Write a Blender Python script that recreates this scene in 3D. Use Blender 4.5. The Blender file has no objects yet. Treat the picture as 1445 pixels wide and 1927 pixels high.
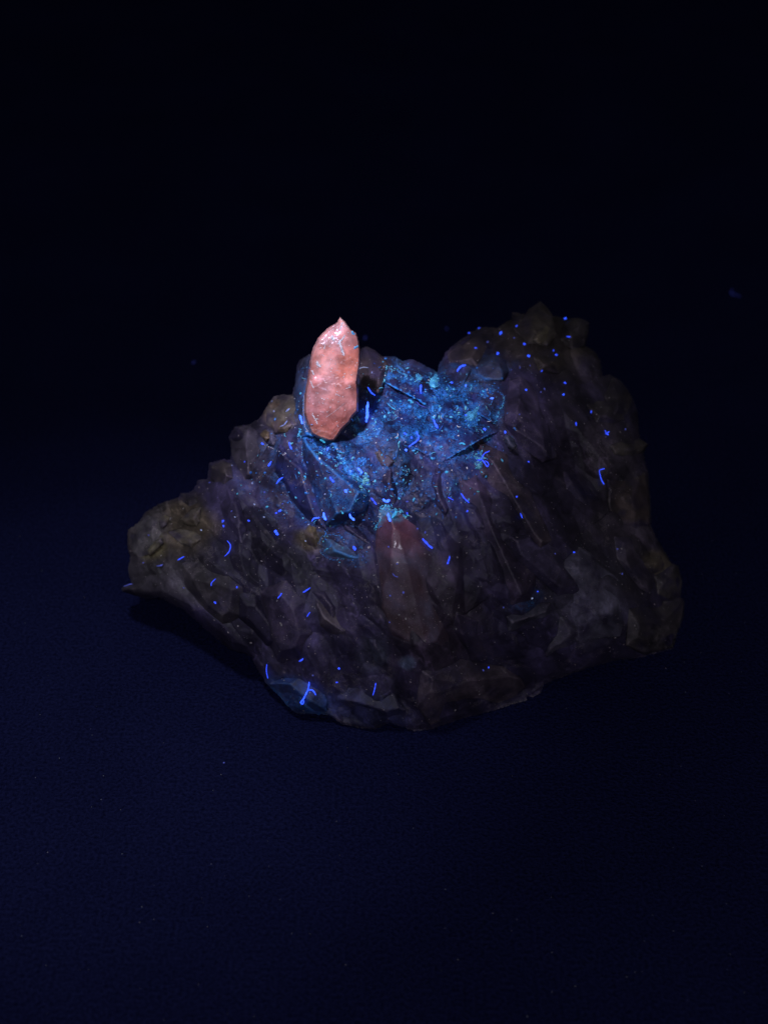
import bpy, math, random
import numpy as np
from mathutils import Vector
from mathutils.bvhtree import BVHTree
from mathutils.geometry import delaunay_2d_cdt

random.seed(7)
rng = np.random.default_rng(7)
scene = bpy.context.scene
COL = scene.collection
CM = 0.01                                   # shapes are worked out in centimetres, built in metres

# ------------------------------------------------------------------ camera
PITCH = math.radians(40.0)
FOV = math.radians(40.0)
KPX = 2 * math.tan(FOV / 2) / 1927.0        # tangent of one photo pixel
D0 = 25.0                                   # distance of the specimen's front foot
FWD = np.array([0.0, math.cos(PITCH), -math.sin(PITCH)])
RGT = np.array([1.0, 0.0, 0.0])
UPV = np.array([0.0, math.sin(PITCH), math.cos(PITCH)])
_sy = (963.5 - 1362.0) * KPX
CAMPOS = np.array([0.0, 0.0, D0 * (math.sin(PITCH) - _sy * math.cos(PITCH))])
cam_data = bpy.data.cameras.new('camera')
cam_data.sensor_fit = 'VERTICAL'
cam_data.sensor_height = 36.0
cam_data.lens = 18.0 / math.tan(FOV / 2)
cam_data.clip_start = 0.005
cam_data.clip_end = 20.0
cam_data.dof.use_dof = True
cam_data.dof.focus_distance = 24.2 * CM
cam_data.dof.aperture_fstop = 17.0
cam = bpy.data.objects.new('camera', cam_data)
COL.objects.link(cam)
cam.location = CAMPOS * CM
cam.rotation_euler = (math.pi / 2 - PITCH, 0, 0)
scene.camera = cam


def P(px, py, z=0.0):
    """photo pixel + centimetres towards the camera from the front-foot plane -> point in cm"""
    px = np.asarray(px, float); py = np.asarray(py, float); z = np.asarray(z, float)
    d = (D0 - z)[..., None]
    return CAMPOS + d * (FWD + ((px - 722.5) * KPX)[..., None] * RGT + ((963.5 - py) * KPX)[..., None] * UPV)


def table_z(py):
    """z value at which the ray of this row meets the table"""
    s = (963.5 - np.asarray(py, float)) * KPX
    return D0 - CAMPOS[2] / (math.sin(PITCH) - s * math.cos(PITCH))


# ------------------------------------------------------------------ world, lamps, exposure
world = bpy.data.worlds.new('World')
scene.world = world
world.use_nodes = True
world.node_tree.nodes['Background'].inputs[0].default_value = (0.86, 0.82, 1.0, 1)
world.node_tree.nodes['Background'].inputs[1].default_value = 0.042


def lamp(name, kind, pos, target, energy, colour, size, angle=None, blend=1.0):
    d = bpy.data.lights.new(name, kind)
    d.energy = energy
    d.color = colour
    d.shadow_soft_size = size * CM
    if kind == 'SPOT':
        d.spot_size = math.radians(angle)
        d.spot_blend = blend
    o = bpy.data.objects.new(name, d)
    COL.objects.link(o)
    pos = np.array(pos, float); target = np.array(target, float)
    o.location = pos * CM
    o.rotation_euler = Vector(target - pos).to_track_quat('-Z', 'Y').to_euler()
    return o


AIM = P(690.0, 750.0, 0.4)
TORCH = AIM + np.array([-4.5, -7.0, 18.0])
lamp('torch_beam', 'SPOT', TORCH, AIM, 2.15, (0.70, 0.65, 1.0), 0.8, 18, 1.0)
lamp('torch_spill', 'SPOT', TORCH, P(210.0, 1280.0, 0.0), 0.54, (0.80, 0.82, 1.0), 0.8, 41, 1.0)

lamp('fill_lamp', 'POINT', (0.0, -7.0, 26.0), (0, 18, 2), 0.74, (0.82, 0.80, 1.0), 1.5)  # added fill near the camera, brings out facets and lifts the dark right side

scene.view_settings.view_transform = 'Standard'
scene.view_settings.look = 'None'
scene.view_settings.exposure = 0.0
scene.view_settings.gamma = 1.0
scene.view_settings.use_curve_mapping = False
scene.render.engine = 'CYCLES'
scene.cycles.use_denoising = True
scene.cycles.max_bounces = 6


# ------------------------------------------------------------------ helpers: noise
def hash2(ix, iy, seed):
    h = (ix.astype(np.int64) * 374761393 + iy.astype(np.int64) * 668265263 + seed * 2246822519) & 0xffffffff
    h = ((h ^ (h >> 13)) * 1274126177) & 0xffffffff
    return ((h ^ (h >> 16)) & 0xffffff) / float(0x1000000)


def vnoise(x, y, seed):
    ix = np.floor(x); iy = np.floor(y)
    fx = x - ix; fy = y - iy
    fx = fx * fx * (3 - 2 * fx); fy = fy * fy * (3 - 2 * fy)
    a = hash2(ix, iy, seed); b = hash2(ix + 1, iy, seed)
    c = hash2(ix, iy + 1, seed); d = hash2(ix + 1, iy + 1, seed)
    return (a * (1 - fx) + b * fx) * (1 - fy) + (c * (1 - fx) + d * fx) * fy - 0.5


def fbm(x, y, seed, octaves=4):
    v = 0; a = 1.0; f = 1.0
    for o in range(octaves):
        v = v + a * vnoise(x * f, y * f, seed + o * 17)
        a *= 0.5; f *= 2.03
    return v


def facets(x, y, s, ang, stretch, tilt, height, seed, beta=26.0):
    """flat random cleavage faces meeting along sharp lines; x, y, s in cm"""
    c, sn = math.cos(ang), math.sin(ang)
    u = (x * c + y * sn) / (s * stretch)
    v = (-x * sn + y * c) / s
    iu = np.floor(u); iv = np.floor(v)
    ds = []; hs = []
    for du in (-1, 0, 1):
        for dv in (-1, 0, 1):
            cu = iu + du; cv = iv + dv
            su = cu + 0.15 + 0.7 * hash2(cu, cv, seed); sv = cv + 0.15 + 0.7 * hash2(cu, cv, seed + 1)
            eu = u - su; ev = v - sv
            ga = hash2(cu, cv, seed + 2) * 6.2832; gm = tilt * (0.3 + 0.7 * hash2(cu, cv, seed + 3))
            h0 = (hash2(cu, cv, seed + 4) - 0.5) * 2 * height
            ds.append(np.sqrt(eu * eu + ev * ev))
            hs.append(h0 + gm * (np.cos(ga) * eu * s * stretch + np.sin(ga) * ev * s))
    ds = np.stack(ds); hs = np.stack(hs)
    w = np.exp(-beta * (ds - ds.min(0)))
    return (w * hs).sum(0) / w.sum(0)


def tents(x, y, s, ang, stretch, slope, jit, tilt, seed, low=-1.0, tone=False):
    """crowded crystal points: upper envelope of elongated prisms with flat tops and pointed ends; x, y, s in cm"""
    c, sn = math.cos(ang), math.sin(ang)
    u = (x * c + y * sn) / (s * stretch)
    v = (-x * sn + y * c) / s
    iu = np.floor(u); iv = np.floor(v)
    best = np.full(np.shape(x), low, float)
    tn = np.full(np.shape(x), 0.5)
    for du in (-1, 0, 1):
        for dv in (-2, -1, 0, 1, 2):
            cu = iu + du; cv = iv + dv
            eu = u - (cu + 0.1 + 0.8 * hash2(cu, cv, seed)); ev = v - (cv + 0.1 + 0.8 * hash2(cu, cv, seed + 1))
            a = (hash2(cu, cv, seed + 2) - 0.5) * 2 * jit
            ca, sa = np.cos(a), np.sin(a)
            eu, ev = eu * ca + ev * sa / stretch, -eu * sa * stretch + ev * ca
            k = 0.7 + 0.7 * hash2(cu, cv, seed + 3)                       # size of this crystal
            asym = (hash2(cu, cv, seed + 4) - 0.5) * 0.9
            h = np.maximum(np.maximum(ev * (1 + asym), -ev * (1 - asym)) - 0.10 * k, np.abs(eu) * 1.1 + np.abs(ev) * 0.45 - 0.36 * k)
            h = np.maximum(h, 0.0)
            g = (hash2(cu, cv, seed + 5) - 0.5) * 2 * tilt * s
            g2 = (hash2(cu, cv, seed + 6) - 0.5) * 2 * tilt * s * stretch
            z = slope * s * (0.45 * (k - 1.05) - h) + g * ev + g2 * eu
            tn = np.where(z > best, hash2(cu, cv, seed + 7), tn)
            best = np.maximum(best, z)
    return (best, tn) if tone else best


PX = 0.00944                                 # one photo pixel at D0, in cm


# ------------------------------------------------------------------ helpers: outlines and shells
def densify(poly, step, rough=0.0, closed=True):
    pts = []
    n = len(poly)
    for i in range(n if closed else n - 1):
        a = np.array(poly[i], float); b = np.array(poly[(i + 1) % n], float)
        L = np.hypot(*(b - a)); k = max(1, int(round(L / step)))
        nrm = np.array([-(b - a)[1], (b - a)[0]]) / max(L, 1e-6)
        for j in range(k):
            t = j / k
            off = rng.normal() * rough if 0 < j else rng.normal() * rough * 0.5
            pts.append(a + (b - a) * t + nrm * off)
    return np.array(pts)


def edge_dist(pts, poly):
    best = np.full(len(pts), 1e9)
    n = len(poly)
    for i in range(n):
        a = poly[i]; b = poly[(i + 1) % n]
        ab = b - a; L2 = max(ab @ ab, 1e-9)
        t = np.clip(((pts - a) @ ab) / L2, 0, 1)
        d = pts - a - t[:, None] * ab
        best = np.minimum(best, np.sqrt((d * d).sum(1)))
    return best


def inside(pts, poly):
    x, y = pts[:, 0], pts[:, 1]
    r = np.zeros(len(pts), bool)
    n = len(poly)
    for i in range(n):
        x1, y1 = poly[i]; x2, y2 = poly[(i + 1) % n]
        if y1 == y2:
            continue
        c = ((y1 > y) != (y2 > y)) & (x < (x2 - x1) * (y - y1) / (y2 - y1) + x1)
        r ^= c
    return r


def make_mesh(name, verts_cm, faces, mats, smooth=False, colours=None, crust=None, loc=None):
    me = bpy.data.meshes.new(name)
    v = np.asarray(verts_cm, float) * CM
    o = bpy.data.objects.new(name, me)
    if loc is not None:
        v = v - np.asarray(loc) * CM
        o.location = np.asarray(loc) * CM
    me.from_pydata(v.tolist(), [], [list(map(int, f)) for f in faces])
    for m in (mats if isinstance(mats, (list, tuple)) else [mats]):
        me.materials.append(m)
    me.update()
    me.polygons.foreach_set('use_smooth', [smooth] * len(me.polygons))
    if colours is not None:
        at = me.attributes.new('tint', 'FLOAT_COLOR', 'POINT')
        c = np.ones((len(v), 4)); c[:, :3] = colours
        at.data.foreach_set('color', c.ravel())
    if crust is not None:
        at = me.attributes.new('crust', 'FLOAT', 'POINT')
        at.data.foreach_set('value', np.asarray(crust, float))
    COL.objects.link(o)
    return o


SOLIDS = []                                  # (verts, tris) used to lay small things on the surface


def shell(name, poly, step, rough, zfront, zback, mat, parent=None, smooth=False, colour=None, crust=None, solid=True):
    """closed solid whose seam is the outline; zfront / zback give each point its own depth"""
    rim = densify(poly, step * 1.2, rough)
    lo = rim.min(0); hi = rim.max(0)
    gx, gy = np.meshgrid(np.arange(lo[0], hi[0], step), np.arange(lo[1], hi[1], step * 0.87))
    gx = gx + (np.arange(gx.shape[0]) % 2)[:, None] * step * 0.5
    g = np.stack([gx.ravel(), gy.ravel()], 1) + rng.normal(size=(gx.size, 2)) * step * 0.12
    g = g[inside(g, rim)]
    cp = np.array(poly, float)
    g = g[edge_dist(g, cp) > step * 0.55 + 2.2 * rough]
    pts = np.vstack([rim, g])
    n = len(rim)
    vs, _, fs, ov, _, _ = delaunay_2d_cdt([Vector(p) for p in pts], [(i, (i + 1) % n) for i in range(n)], [], 1, 1e-4)
    pts2 = np.array([(v[0], v[1]) for v in vs])
    tri = np.array([f for f in fs if len(f) == 3])
    isrim = np.array([any(i < n for i in q) for q in ov])
    d = np.where(isrim, 0.0, edge_dist(pts2, cp))
    zf = zfront(pts2, d); zb = zback(pts2, d)
    zb = np.minimum(zb, zf - 0.02)
    zt = table_z(pts2[:, 1]) + 0.02
    zf = np.maximum(zf, zt + 0.01); zb = np.maximum(zb, zt)
    zb = np.where(isrim, zf, zb)
    vf = P(pts2[:, 0], pts2[:, 1], zf); vb = P(pts2[:, 0], pts2[:, 1], zb)
    m = len(pts2)
    bidx = np.where(isrim, np.arange(m), np.arange(m) + m)
    # orient: front faces the camera
    a, b, c = pts2[tri[:, 0]], pts2[tri[:, 1]], pts2[tri[:, 2]]
    cr = (b[:, 0] - a[:, 0]) * (c[:, 1] - a[:, 1]) - (b[:, 1] - a[:, 1]) * (c[:, 0] - a[:, 0])
    tri = np.where((cr > 0)[:, None], tri[:, ::-1], tri)
    back = bidx[tri[:, ::-1]]
    keep = ~isrim[tri].all(1)
    faces = np.vstack([tri, back[keep]])
    V = np.vstack([vf, vb])
    used = np.unique(faces)
    remap = np.full(len(V), -1); remap[used] = np.arange(len(used))
    V = V[used]; faces = remap[faces]
    P2 = np.vstack([pts2, pts2])[used]
    col = colour(P2) if callable(colour) else (np.tile(colour, (len(V), 1)) if colour is not None else None)
    cru = crust(P2) if callable(crust) else None
    base = V[np.argmin(V[:, 2])]
    loc = np.array([V[:, 0].mean(), V[:, 1].mean(), V[:, 2].min()])
    if parent is not None:
        loc = loc * 0
    o = make_mesh(name, V, faces, mat, smooth, col, cru, None)
    if parent is not None:
        o.parent = parent
    if solid:
        SOLIDS.append((V, faces))
    return o


# ------------------------------------------------------------------ materials
def nodes_of(name):
    m = bpy.data.materials.new(name)
    m.use_nodes = True
    nt = m.node_tree
    return m, nt, nt.nodes['Principled BSDF']


def N(nt, kind, **kw):
    n = nt.nodes.new(kind)
    for k, v in kw.items():
        if k in n.inputs.keys():
            n.inputs[k].default_value = v
        else:
            setattr(n, k, v)
    return n


def coords(nt):
    tc = N(nt, 'ShaderNodeTexCoord')
    mp = N(nt, 'ShaderNodeMapping')
    mp.inputs['Scale'].default_value = (100, 100, 100)     # metres -> centimetres
    nt.links.new(tc.outputs['Object'], mp.inputs['Vector'])
    return mp.outputs['Vector']


def ramp(nt, src, stops):
    r = N(nt, 'ShaderNodeValToRGB')
    e = r.color_ramp.elements
    while len(e) < len(stops):
        e.new(0.5)
    for i, (p, c) in enumerate(stops):
        e[i].position = p
        e[i].color = (c, c, c, 1) if not isinstance(c, tuple) else (*c, 1)
    nt.links.new(src, r.inputs[0])
    return r.outputs[0]


def mixc(nt, fac, a, b, mode='MIX'):
    m = N(nt, 'ShaderNodeMix', data_type='RGBA', blend_type=mode)
    for sock, val in ((m.inputs[0], fac), (m.inputs[6], a), (m.inputs[7], b)):
        if hasattr(val, 'is_linked') or isinstance(val, bpy.types.NodeSocket):
            nt.links.new(val, sock)
        elif isinstance(val, tuple):
            sock.default_value = (*val, 1)
        else:
            sock.default_value = val
    return m.outputs[2]


def rock_material():
    m, nt, b = nodes_of('murky_quartz')
    v = coords(nt)
    at = N(nt, 'ShaderNodeAttribute', attribute_name='tint')
    cr = N(nt, 'ShaderNodeAttribute', attribute_name='crust')
    n1 = N(nt, 'ShaderNodeTexNoise', Scale=1.6, Detail=6.0, Roughness=0.62, Distortion=0.6)
    n2 = N(nt, 'ShaderNodeTexNoise', Scale=9.0, Detail=5.0, Roughness=0.65, Distortion=1.2)
    n3 = N(nt, 'ShaderNodeTexNoise', Scale=42.0, Detail=3.0, Roughness=0.6)
    for n in (n1, n2, n3):
        nt.links.new(v, n.inputs['Vector'])
    k1 = ramp(nt, n1.outputs[0], [(0.30, 0.45), (0.72, 1.5)])
    k2 = ramp(nt, n2.outputs[0], [(0.28, 0.55), (0.75, 1.4)])
    k1 = mixc(nt, 1.0, k1, (0.80, 0.78, 0.82), 'MULTIPLY')
    c = mixc(nt, 1.0, at.outputs['Color'], k1, 'MULTIPLY')
    c = mixc(nt, 1.0, c, k2, 'MULTIPLY')
    # pale specks and hairline fractures
    sp = ramp(nt, n3.outputs[0], [(0.70, 0.0), (0.78, 1.0)])
    c = mixc(nt, 0.5, c, mixc(nt, sp, c, (0.30, 0.27, 0.26)))
    vo = N(nt, 'ShaderNodeTexVoronoi', feature='DISTANCE_TO_EDGE', Scale=1.5)
    wv = N(nt, 'ShaderNodeVectorMath', operation='MULTIPLY_ADD')
    wv.inputs[1].default_value = (0.5, 0.5, 0.5)
    nt.links.new(n2.outputs[1], wv.inputs[0]); nt.links.new(v, wv.inputs[2])
    nt.links.new(wv.outputs[0], vo.inputs['Vector'])
    hl = ramp(nt, vo.outputs[0], [(0.0, 1.0), (0.022, 0.0)])
    gate = ramp(nt, n1.outputs[0], [(0.50, 0.0), (0.60, 0.55)])
    hl2 = mixc(nt, 1.0, hl, gate, 'MULTIPLY')
    c = mixc(nt, hl2, c, (0.22, 0.19, 0.18))
    # pale chipped edges
    ge = N(nt, 'ShaderNodeNewGeometry')
    edge = ramp(nt, ge.outputs['Pointiness'], [(0.525, 0.0), (0.60, 1.0)])
    eg = mixc(nt, 1.0, edge, ramp(nt, n2.outputs[0], [(0.42, 0.0), (0.62, 0.6)]), 'MULTIPLY')
    c = mixc(nt, eg, c, (0.21, 0.18, 0.18))
    # fluorescing crust: thin skins of pale blue mineral along edges, in curls and in grains
    w2 = N(nt, 'ShaderNodeTexNoise', Scale=8.0, Detail=5.0, Roughness=0.65, Distortion=3.0)
    nt.links.new(v, w2.inputs['Vector'])
    curl = ramp(nt, w2.outputs[0], [(0.475, 0.0), (0.497, 1.0), (0.507, 1.0), (0.53, 0.0)])
    v2 = N(nt, 'ShaderNodeTexVoronoi', feature='DISTANCE_TO_EDGE', Scale=6.5)
    nt.links.new(wv.outputs[0], v2.inputs['Vector'])
    net = ramp(nt, v2.outputs[0], [(0.0, 1.0), (0.05, 0.0)])
    w3 = N(nt, 'ShaderNodeTexNoise', Scale=2.6, Detail=4.0, Roughness=0.6)
    nt.links.new(v, w3.inputs['Vector'])
    patch = ramp(nt, w3.outputs[0], [(0.45, 0.04), (0.62, 1.0)])
    gr = ramp(nt, n3.outputs[0], [(0.62, 0.0), (0.68, 1.0)])
    cm = mixc(nt, 1.0, curl, net, 'LIGHTEN')
    cm = mixc(nt, 1.0, cm, gr, 'LIGHTEN')
    cm = mixc(nt, 1.0, cm, patch, 'MULTIPLY')
    cm = mixc(nt, 1.0, cm, ramp(nt, ge.outputs['Pointiness'], [(0.515, 0.0), (0.57, 1.0)]), 'LIGHTEN')
    cm = mixc(nt, 1.0, cm, cr.outputs['Fac'], 'MULTIPLY')
    hue = mixc(nt, n2.outputs[0], (0.006, 0.09, 0.90), (0.06, 0.66, 0.98))
    c = mixc(nt, cm, c, hue)
    nt.links.new(c, b.inputs['Base Color'])
    rr = ramp(nt, n2.outputs[0], [(0.3, 0.42), (0.7, 0.75)])
    nt.links.new(rr, b.inputs['Roughness'])
    sw = ramp(nt, cr.outputs['Fac'], [(0.0, 0.65), (0.5, 0.05)])
    nt.links.new(sw, b.inputs['Subsurface Weight'])
    b.inputs['Subsurface Radius'].default_value = (1, 0.8, 1.0)
    b.inputs['Subsurface Scale'].default_value = 0.16 * CM
    b.inputs['Specular IOR Level'].default_value = 0.35
    bp = N(nt, 'ShaderNodeBump', Strength=0.35, Distance=0.008 * CM)
    nt.links.new(n3.outputs[0], bp.inputs['Height'])
    nt.links.new(bp.outputs[0], b.inputs['Normal'])
    return m


def pink_material():
    m, nt, b = nodes_of('pink_fluorescent_quartz')
    v = coords(nt)
    at = N(nt, 'ShaderNodeAttribute', attribute_name='tint')
    n1 = N(nt, 'ShaderNodeTexNoise', Scale=2.2, Detail=5.0, Roughness=0.6, Distortion=0.5)
    n2 = N(nt, 'ShaderNodeTexNoise', Scale=16.0, Detail=4.0, Roughness=0.7, Distortion=0.8)
    n3 = N(nt, 'ShaderNodeTexNoise', Scale=55.0, Detail=2.0, Roughness=0.5)
    for n in (n1, n2, n3):
        nt.links.new(v, n.inputs['Vector'])
    k = ramp(nt, n1.outputs[0], [(0.3, (0.66, 0.50, 0.46)), (0.5, (0.96, 0.90, 0.93)), (0.7, (1.1, 1.3, 1.5))])
    c = mixc(nt, 1.0, at.outputs['Color'], k, 'MULTIPLY')
    k2 = ramp(nt, n2.outputs[0], [(0.30, 0.88), (0.6, 1.03), (0.74, 1.2)])
    c = mixc(nt, 1.0, c, k2, 'MULTIPLY')
    sp = ramp(nt, n3.outputs[0], [(0.69, 0.0), (0.75, 0.5)])
    ge = N(nt, 'ShaderNodeNewGeometry')
    ed = ramp(nt, ge.outputs['Pointiness'], [(0.53, 0.0), (0.62, 0.55)])
    c = mixc(nt, ed, c, (0.82, 0.55, 0.52))
    c = mixc(nt, sp, c, (0.85, 0.62, 0.68))
    nt.links.new(c, b.inputs['Base Color'])
    b.inputs['Roughness'].default_value = 0.45
    b.inputs['Coat Weight'].default_value = 0.22
    b.inputs['Coat Roughness'].default_value = 0.12
    b.inputs['Specular IOR Level'].default_value = 0.4
    b.inputs['Subsurface Weight'].default_value = 0.4
    b.inputs['Subsurface Radius'].default_value = (1.0, 0.6, 0.6)
    b.inputs['Subsurface Scale'].default_value = 0.10 * CM
    bp = N(nt, 'ShaderNodeBump', Strength=0.4, Distance=0.02 * CM)
    ad = N(nt, 'ShaderNodeMath', operation='ADD')
    nt.links.new(n2.outputs[0], ad.inputs[0]); nt.links.new(n1.outputs[0], ad.inputs[1])
    nt.links.new(ad.outputs[0], bp.inputs['Height'])
    nt.links.new(bp.outputs[0], b.inputs['Normal'])
    return m


def crust_material(name, ca, cb, rough=0.5, sss=0.3):
    m, nt, b = nodes_of(name)
    v = coords(nt)
    n = N(nt, 'ShaderNodeTexNoise', Scale=14.0, Detail=4.0, Roughness=0.7, Distortion=1.5)
    nt.links.new(v, n.inputs['Vector'])
    f = ramp(nt, n.outputs[0], [(0.40, 0.0), (0.62, 1.0)])
    nt.links.new(mixc(nt, f, ca, cb), b.inputs['Base Color'])
    b.inputs['Roughness'].default_value = rough
    b.inputs['Subsurface Weight'].default_value = sss
    b.inputs['Subsurface Scale'].default_value = 0.04 * CM
    b.inputs['Subsurface Radius'].default_value = (0.4, 0.8, 1.0)
    bp = N(nt, 'ShaderNodeBump', Strength=0.6, Distance=0.02 * CM)
    nt.links.new(n.outputs[0], bp.inputs['Height'])
    nt.links.new(bp.outputs[0], b.inputs['Normal'])
    return m


def glow_material(name, colour, strength):
    """brightener-dyed lint: under ultraviolet light the fibre itself gives off blue light"""
    m, nt, b = nodes_of(name)
    v = coords(nt)
    n = N(nt, 'ShaderNodeTexNoise', Scale=26.0, Detail=2.0)
    nt.links.new(v, n.inputs['Vector'])
    k = ramp(nt, n.outputs[0], [(0.35, 0.62), (0.65, 1.25)])
    b.inputs['Base Color'].default_value = (0.02, 0.04, 0.3, 1)
    b.inputs['Roughness'].default_value = 0.7
    b.inputs['Emission Strength'].default_value = strength
    nt.links.new(mixc(nt, 1.0, colour, k, 'MULTIPLY'), b.inputs['Emission Color'])
    return m


def table_material():
    m, nt, b = nodes_of('dark_grained_board')
    v = coords(nt)
    n = N(nt, 'ShaderNodeTexNoise', Scale=17.0, Detail=3.0, Roughness=0.6)
    n2 = N(nt, 'ShaderNodeTexNoise', Scale=0.35, Detail=3.0)
    for q in (n, n2):
        nt.links.new(v, q.inputs['Vector'])
    k = ramp(nt, n.outputs[0], [(0.3, 0.55), (0.7, 1.5)])
    k2 = ramp(nt, n2.outputs[0], [(0.3, 0.9), (0.7, 1.1)])
    c = mixc(nt, 1.0, (0.0105, 0.0130, 0.052), k, 'MULTIPLY')
    c = mixc(nt, 1.0, c, k2, 'MULTIPLY')
    nt.links.new(c, b.inputs['Base Color'])
    b.inputs['Roughness'].default_value = 0.75
    b.inputs['Specular IOR Level'].default_value = 0.0
    bp = N(nt, 'ShaderNodeBump', Strength=1.0, Distance=0.08 * CM)
    nt.links.new(n.outputs[0], bp.inputs['Height'])
    nt.links.new(bp.outputs[0], b.inputs['Normal'])
    return m


ROCK = rock_material()
PINK = pink_material()
CYAN = crust_material('cyan_crust', (0.02, 0.26, 0.60), (0.20, 0.88, 0.98))
BLUEC = crust_material('deep_blue_crust', (0.012, 0.06, 0.34), (0.04, 0.34, 0.85))
GREENC = crust_material('sea_green_crust', (0.05, 0.32, 0.42), (0.26, 0.80, 0.70))
PALEC = crust_material('pale_crust', (0.60, 0.68, 0.66), (1.0, 0.98, 0.92))
CYANP = crust_material('patchy_cyan_crust', (0.012, 0.045, 0.16), (0.12, 0.66, 0.90), 0.6, 0.0)
GLOW = {
    'hot': glow_material('lint_bright_blue', (0.045, 0.14, 1.0), 2.8),
    'blue': glow_material('lint_blue', (0.025, 0.085, 1.0), 2.0),
    'mid': glow_material('lint_soft_blue', (0.03, 0.075, 0.95), 1.35),
    'dim': glow_material('lint_dim_violet', (0.12, 0.14, 0.65), 0.38),
    'pale': glow_material('lint_pale', (0.40, 0.48, 0.75), 0.55),
    'aqua': glow_material('lint_aqua', (0.05, 0.45, 0.75), 0.9),
    'faint': glow_material('lint_faint', (0.06, 0.07, 0.45), 0.12),
}

# ------------------------------------------------------------------ table
tb = make_mesh('table', [(-60, -30, 0), (60, -30, 0), (60, 110, 0), (-60, 110, 0)], [(0, 1, 2, 3)], table_material())
tb['kind'] = 'structure'
tb['label'] = 'dark navy table top under the mineral specimen'

# ------------------------------------------------------------------ specimen: main body
OUTLINE = [
    (229, 1107), (238, 1100), (248, 1099), (243, 1080), (243, 1064), (246, 1048), (240, 1026), (241, 997), (260, 984),
    (273, 965), (305, 946), (337, 936), (340, 928), (356, 927), (365, 922), (373, 903), (391, 901), (394, 872), (420, 864),
    (434, 865), (436, 845), (431, 822), (442, 803), (470, 798), (491, 786), (500, 768), (515, 748), (550, 743), (556, 719),
    (559, 690), (564, 677), (584, 666), (620, 668), (679, 656), (690, 653), (718, 670), (744, 671), (756, 679), (776, 676),
    (823, 700), (827, 684), (839, 662), (857, 646), (883, 627), (904, 615), (935, 617), (966, 598), (964, 587), (987, 592),
    (996, 580), (1016, 568), (1030, 580), (1039, 594), (1066, 599), (1088, 598), (1107, 607), (1106, 626), (1100, 650),
    (1117, 660), (1129, 677), (1133, 707), (1147, 705), (1167, 716), (1181, 734), (1190, 749), (1198, 774), (1203, 824),
    (1219, 835), (1210, 850), (1212, 867), (1219, 885), (1221, 917), (1223, 939), (1224, 987), (1232, 1006), (1250, 1038),
    (1263, 1060), (1274, 1064), (1282, 1095), (1279, 1121), (1287, 1134), (1285, 1162), (1274, 1191), (1267, 1220),
    (1210, 1236), (1146, 1245), (1089, 1263), (1048, 1277), (1022, 1288), (1018, 1304), (1002, 1312), (992, 1310), (990, 1318),
    (920, 1339), (861, 1355), (810, 1373), (778, 1376), (756, 1368), (732, 1360), (705, 1373), (683, 1371), (645, 1363),
    (618, 1346), (581, 1343), (559, 1343), (540, 1328), (528, 1312), (501, 1287), (495, 1274), (484, 1258), (476, 1239),
    (463, 1230), (432, 1222), (400, 1195), (378, 1176), (347, 1148), (301, 1125), (277, 1127), (254, 1121), (231, 1113)]

CTRL = np.array([
    (740, 1365, .34), (620, 1345, .30), (900, 1340, .05), (1000, 1310, -.30), (540, 1325, .15), (480, 1240, .1), (380, 1180, -.2),
    (300, 1125, -.5), (235, 1105, -.9), (245, 1000, -1.1), (340, 930, -1.2), (395, 870, -1.1), (432, 800, -1.1), (500, 750, -1.2),
    (560, 690, -1.3), (600, 1200, .9), (760, 1200, 1.4), (900, 1200, 1.0), (1050, 1180, .5), (1200, 1160, -.6), (1275, 1150, -1.6),
    (700, 1100, 1.4), (800, 1050, 1.5), (950, 1050, 1.2), (1100, 1050, .2), (1200, 1000, -1.2), (450, 1100, .4), (550, 1080, .8),
    (350, 1040, -.3), (640, 950, 1.0), (740, 930, .8), (860, 900, 1.2), (960, 900, 1.0), (1050, 880, -.2), (1150, 880, -.9),
    (1215, 900, -1.8), (520, 930, .3), (450, 920, -.4), (620, 840, .7), (700, 800, .3), (800, 800, .4), (900, 800, .4),
    (950, 760, .0), (1050, 760, -.9), (1150, 780, -1.4), (1190, 760, -2.0), (600, 700, -.9), (690, 670, -1.2), (760, 690, -.8),
    (820, 705, -.9), (880, 680, -1.3), (840, 665, -1.8), (940, 620, -2.0), (1020, 575, -2.4), (1090, 605, -2.3), (1000, 660, -1.6),
    (1100, 680, -1.9)], float)
_A = CTRL[:, :2] * PX
_r = np.sqrt(((_A[:, None] - _A[None]) ** 2).sum(2)) + 1e-9
_K = _r * _r * np.log(_r) + 0.0
_n = len(_A)
_M = np.zeros((_n + 3, _n + 3)); _M[:_n, :_n] = _K + np.eye(_n) * 0.25
_M[:_n, _n] = 1; _M[:_n, _n + 1:] = _A; _M[_n, :_n] = 1; _M[_n + 1:, :_n] = _A.T
_W = np.linalg.solve(_M, np.concatenate([CTRL[:, 2], [0, 0, 0]]))


def base_z(pts):
    p = np.asarray(pts, float) * PX
    out = np.zeros(len(p))
    for i in range(0, len(p), 20000):
        q = p[i:i + 20000]
        r = np.sqrt(((q[:, None] - _A[None]) ** 2).sum(2)) + 1e-9
        out[i:i + 20000] = (r * r * np.log(r)) @ _W[:_n] + _W[_n] + q @ _W[_n + 1:]
    return out


def blob(p, x, y, rx, ry, ang=0.0, soft=0.35, seed=0):
    """ragged elliptical zone, 1 inside and 0 outside"""
    c, s = math.cos(math.radians(ang)), math.sin(math.radians(ang))
    u = ((p[:, 0] - x) * c + (p[:, 1] - y) * s) / rx
    v = (-(p[:, 0] - x) * s + (p[:, 1] - y) * c) / ry
    r = np.sqrt(u * u + v * v) + 0.55 * fbm(p[:, 0] / 38.0, p[:, 1] / 38.0, 50 + seed)
    return np.clip((1 + soft - r) / (2 * soft), 0, 1)


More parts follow.
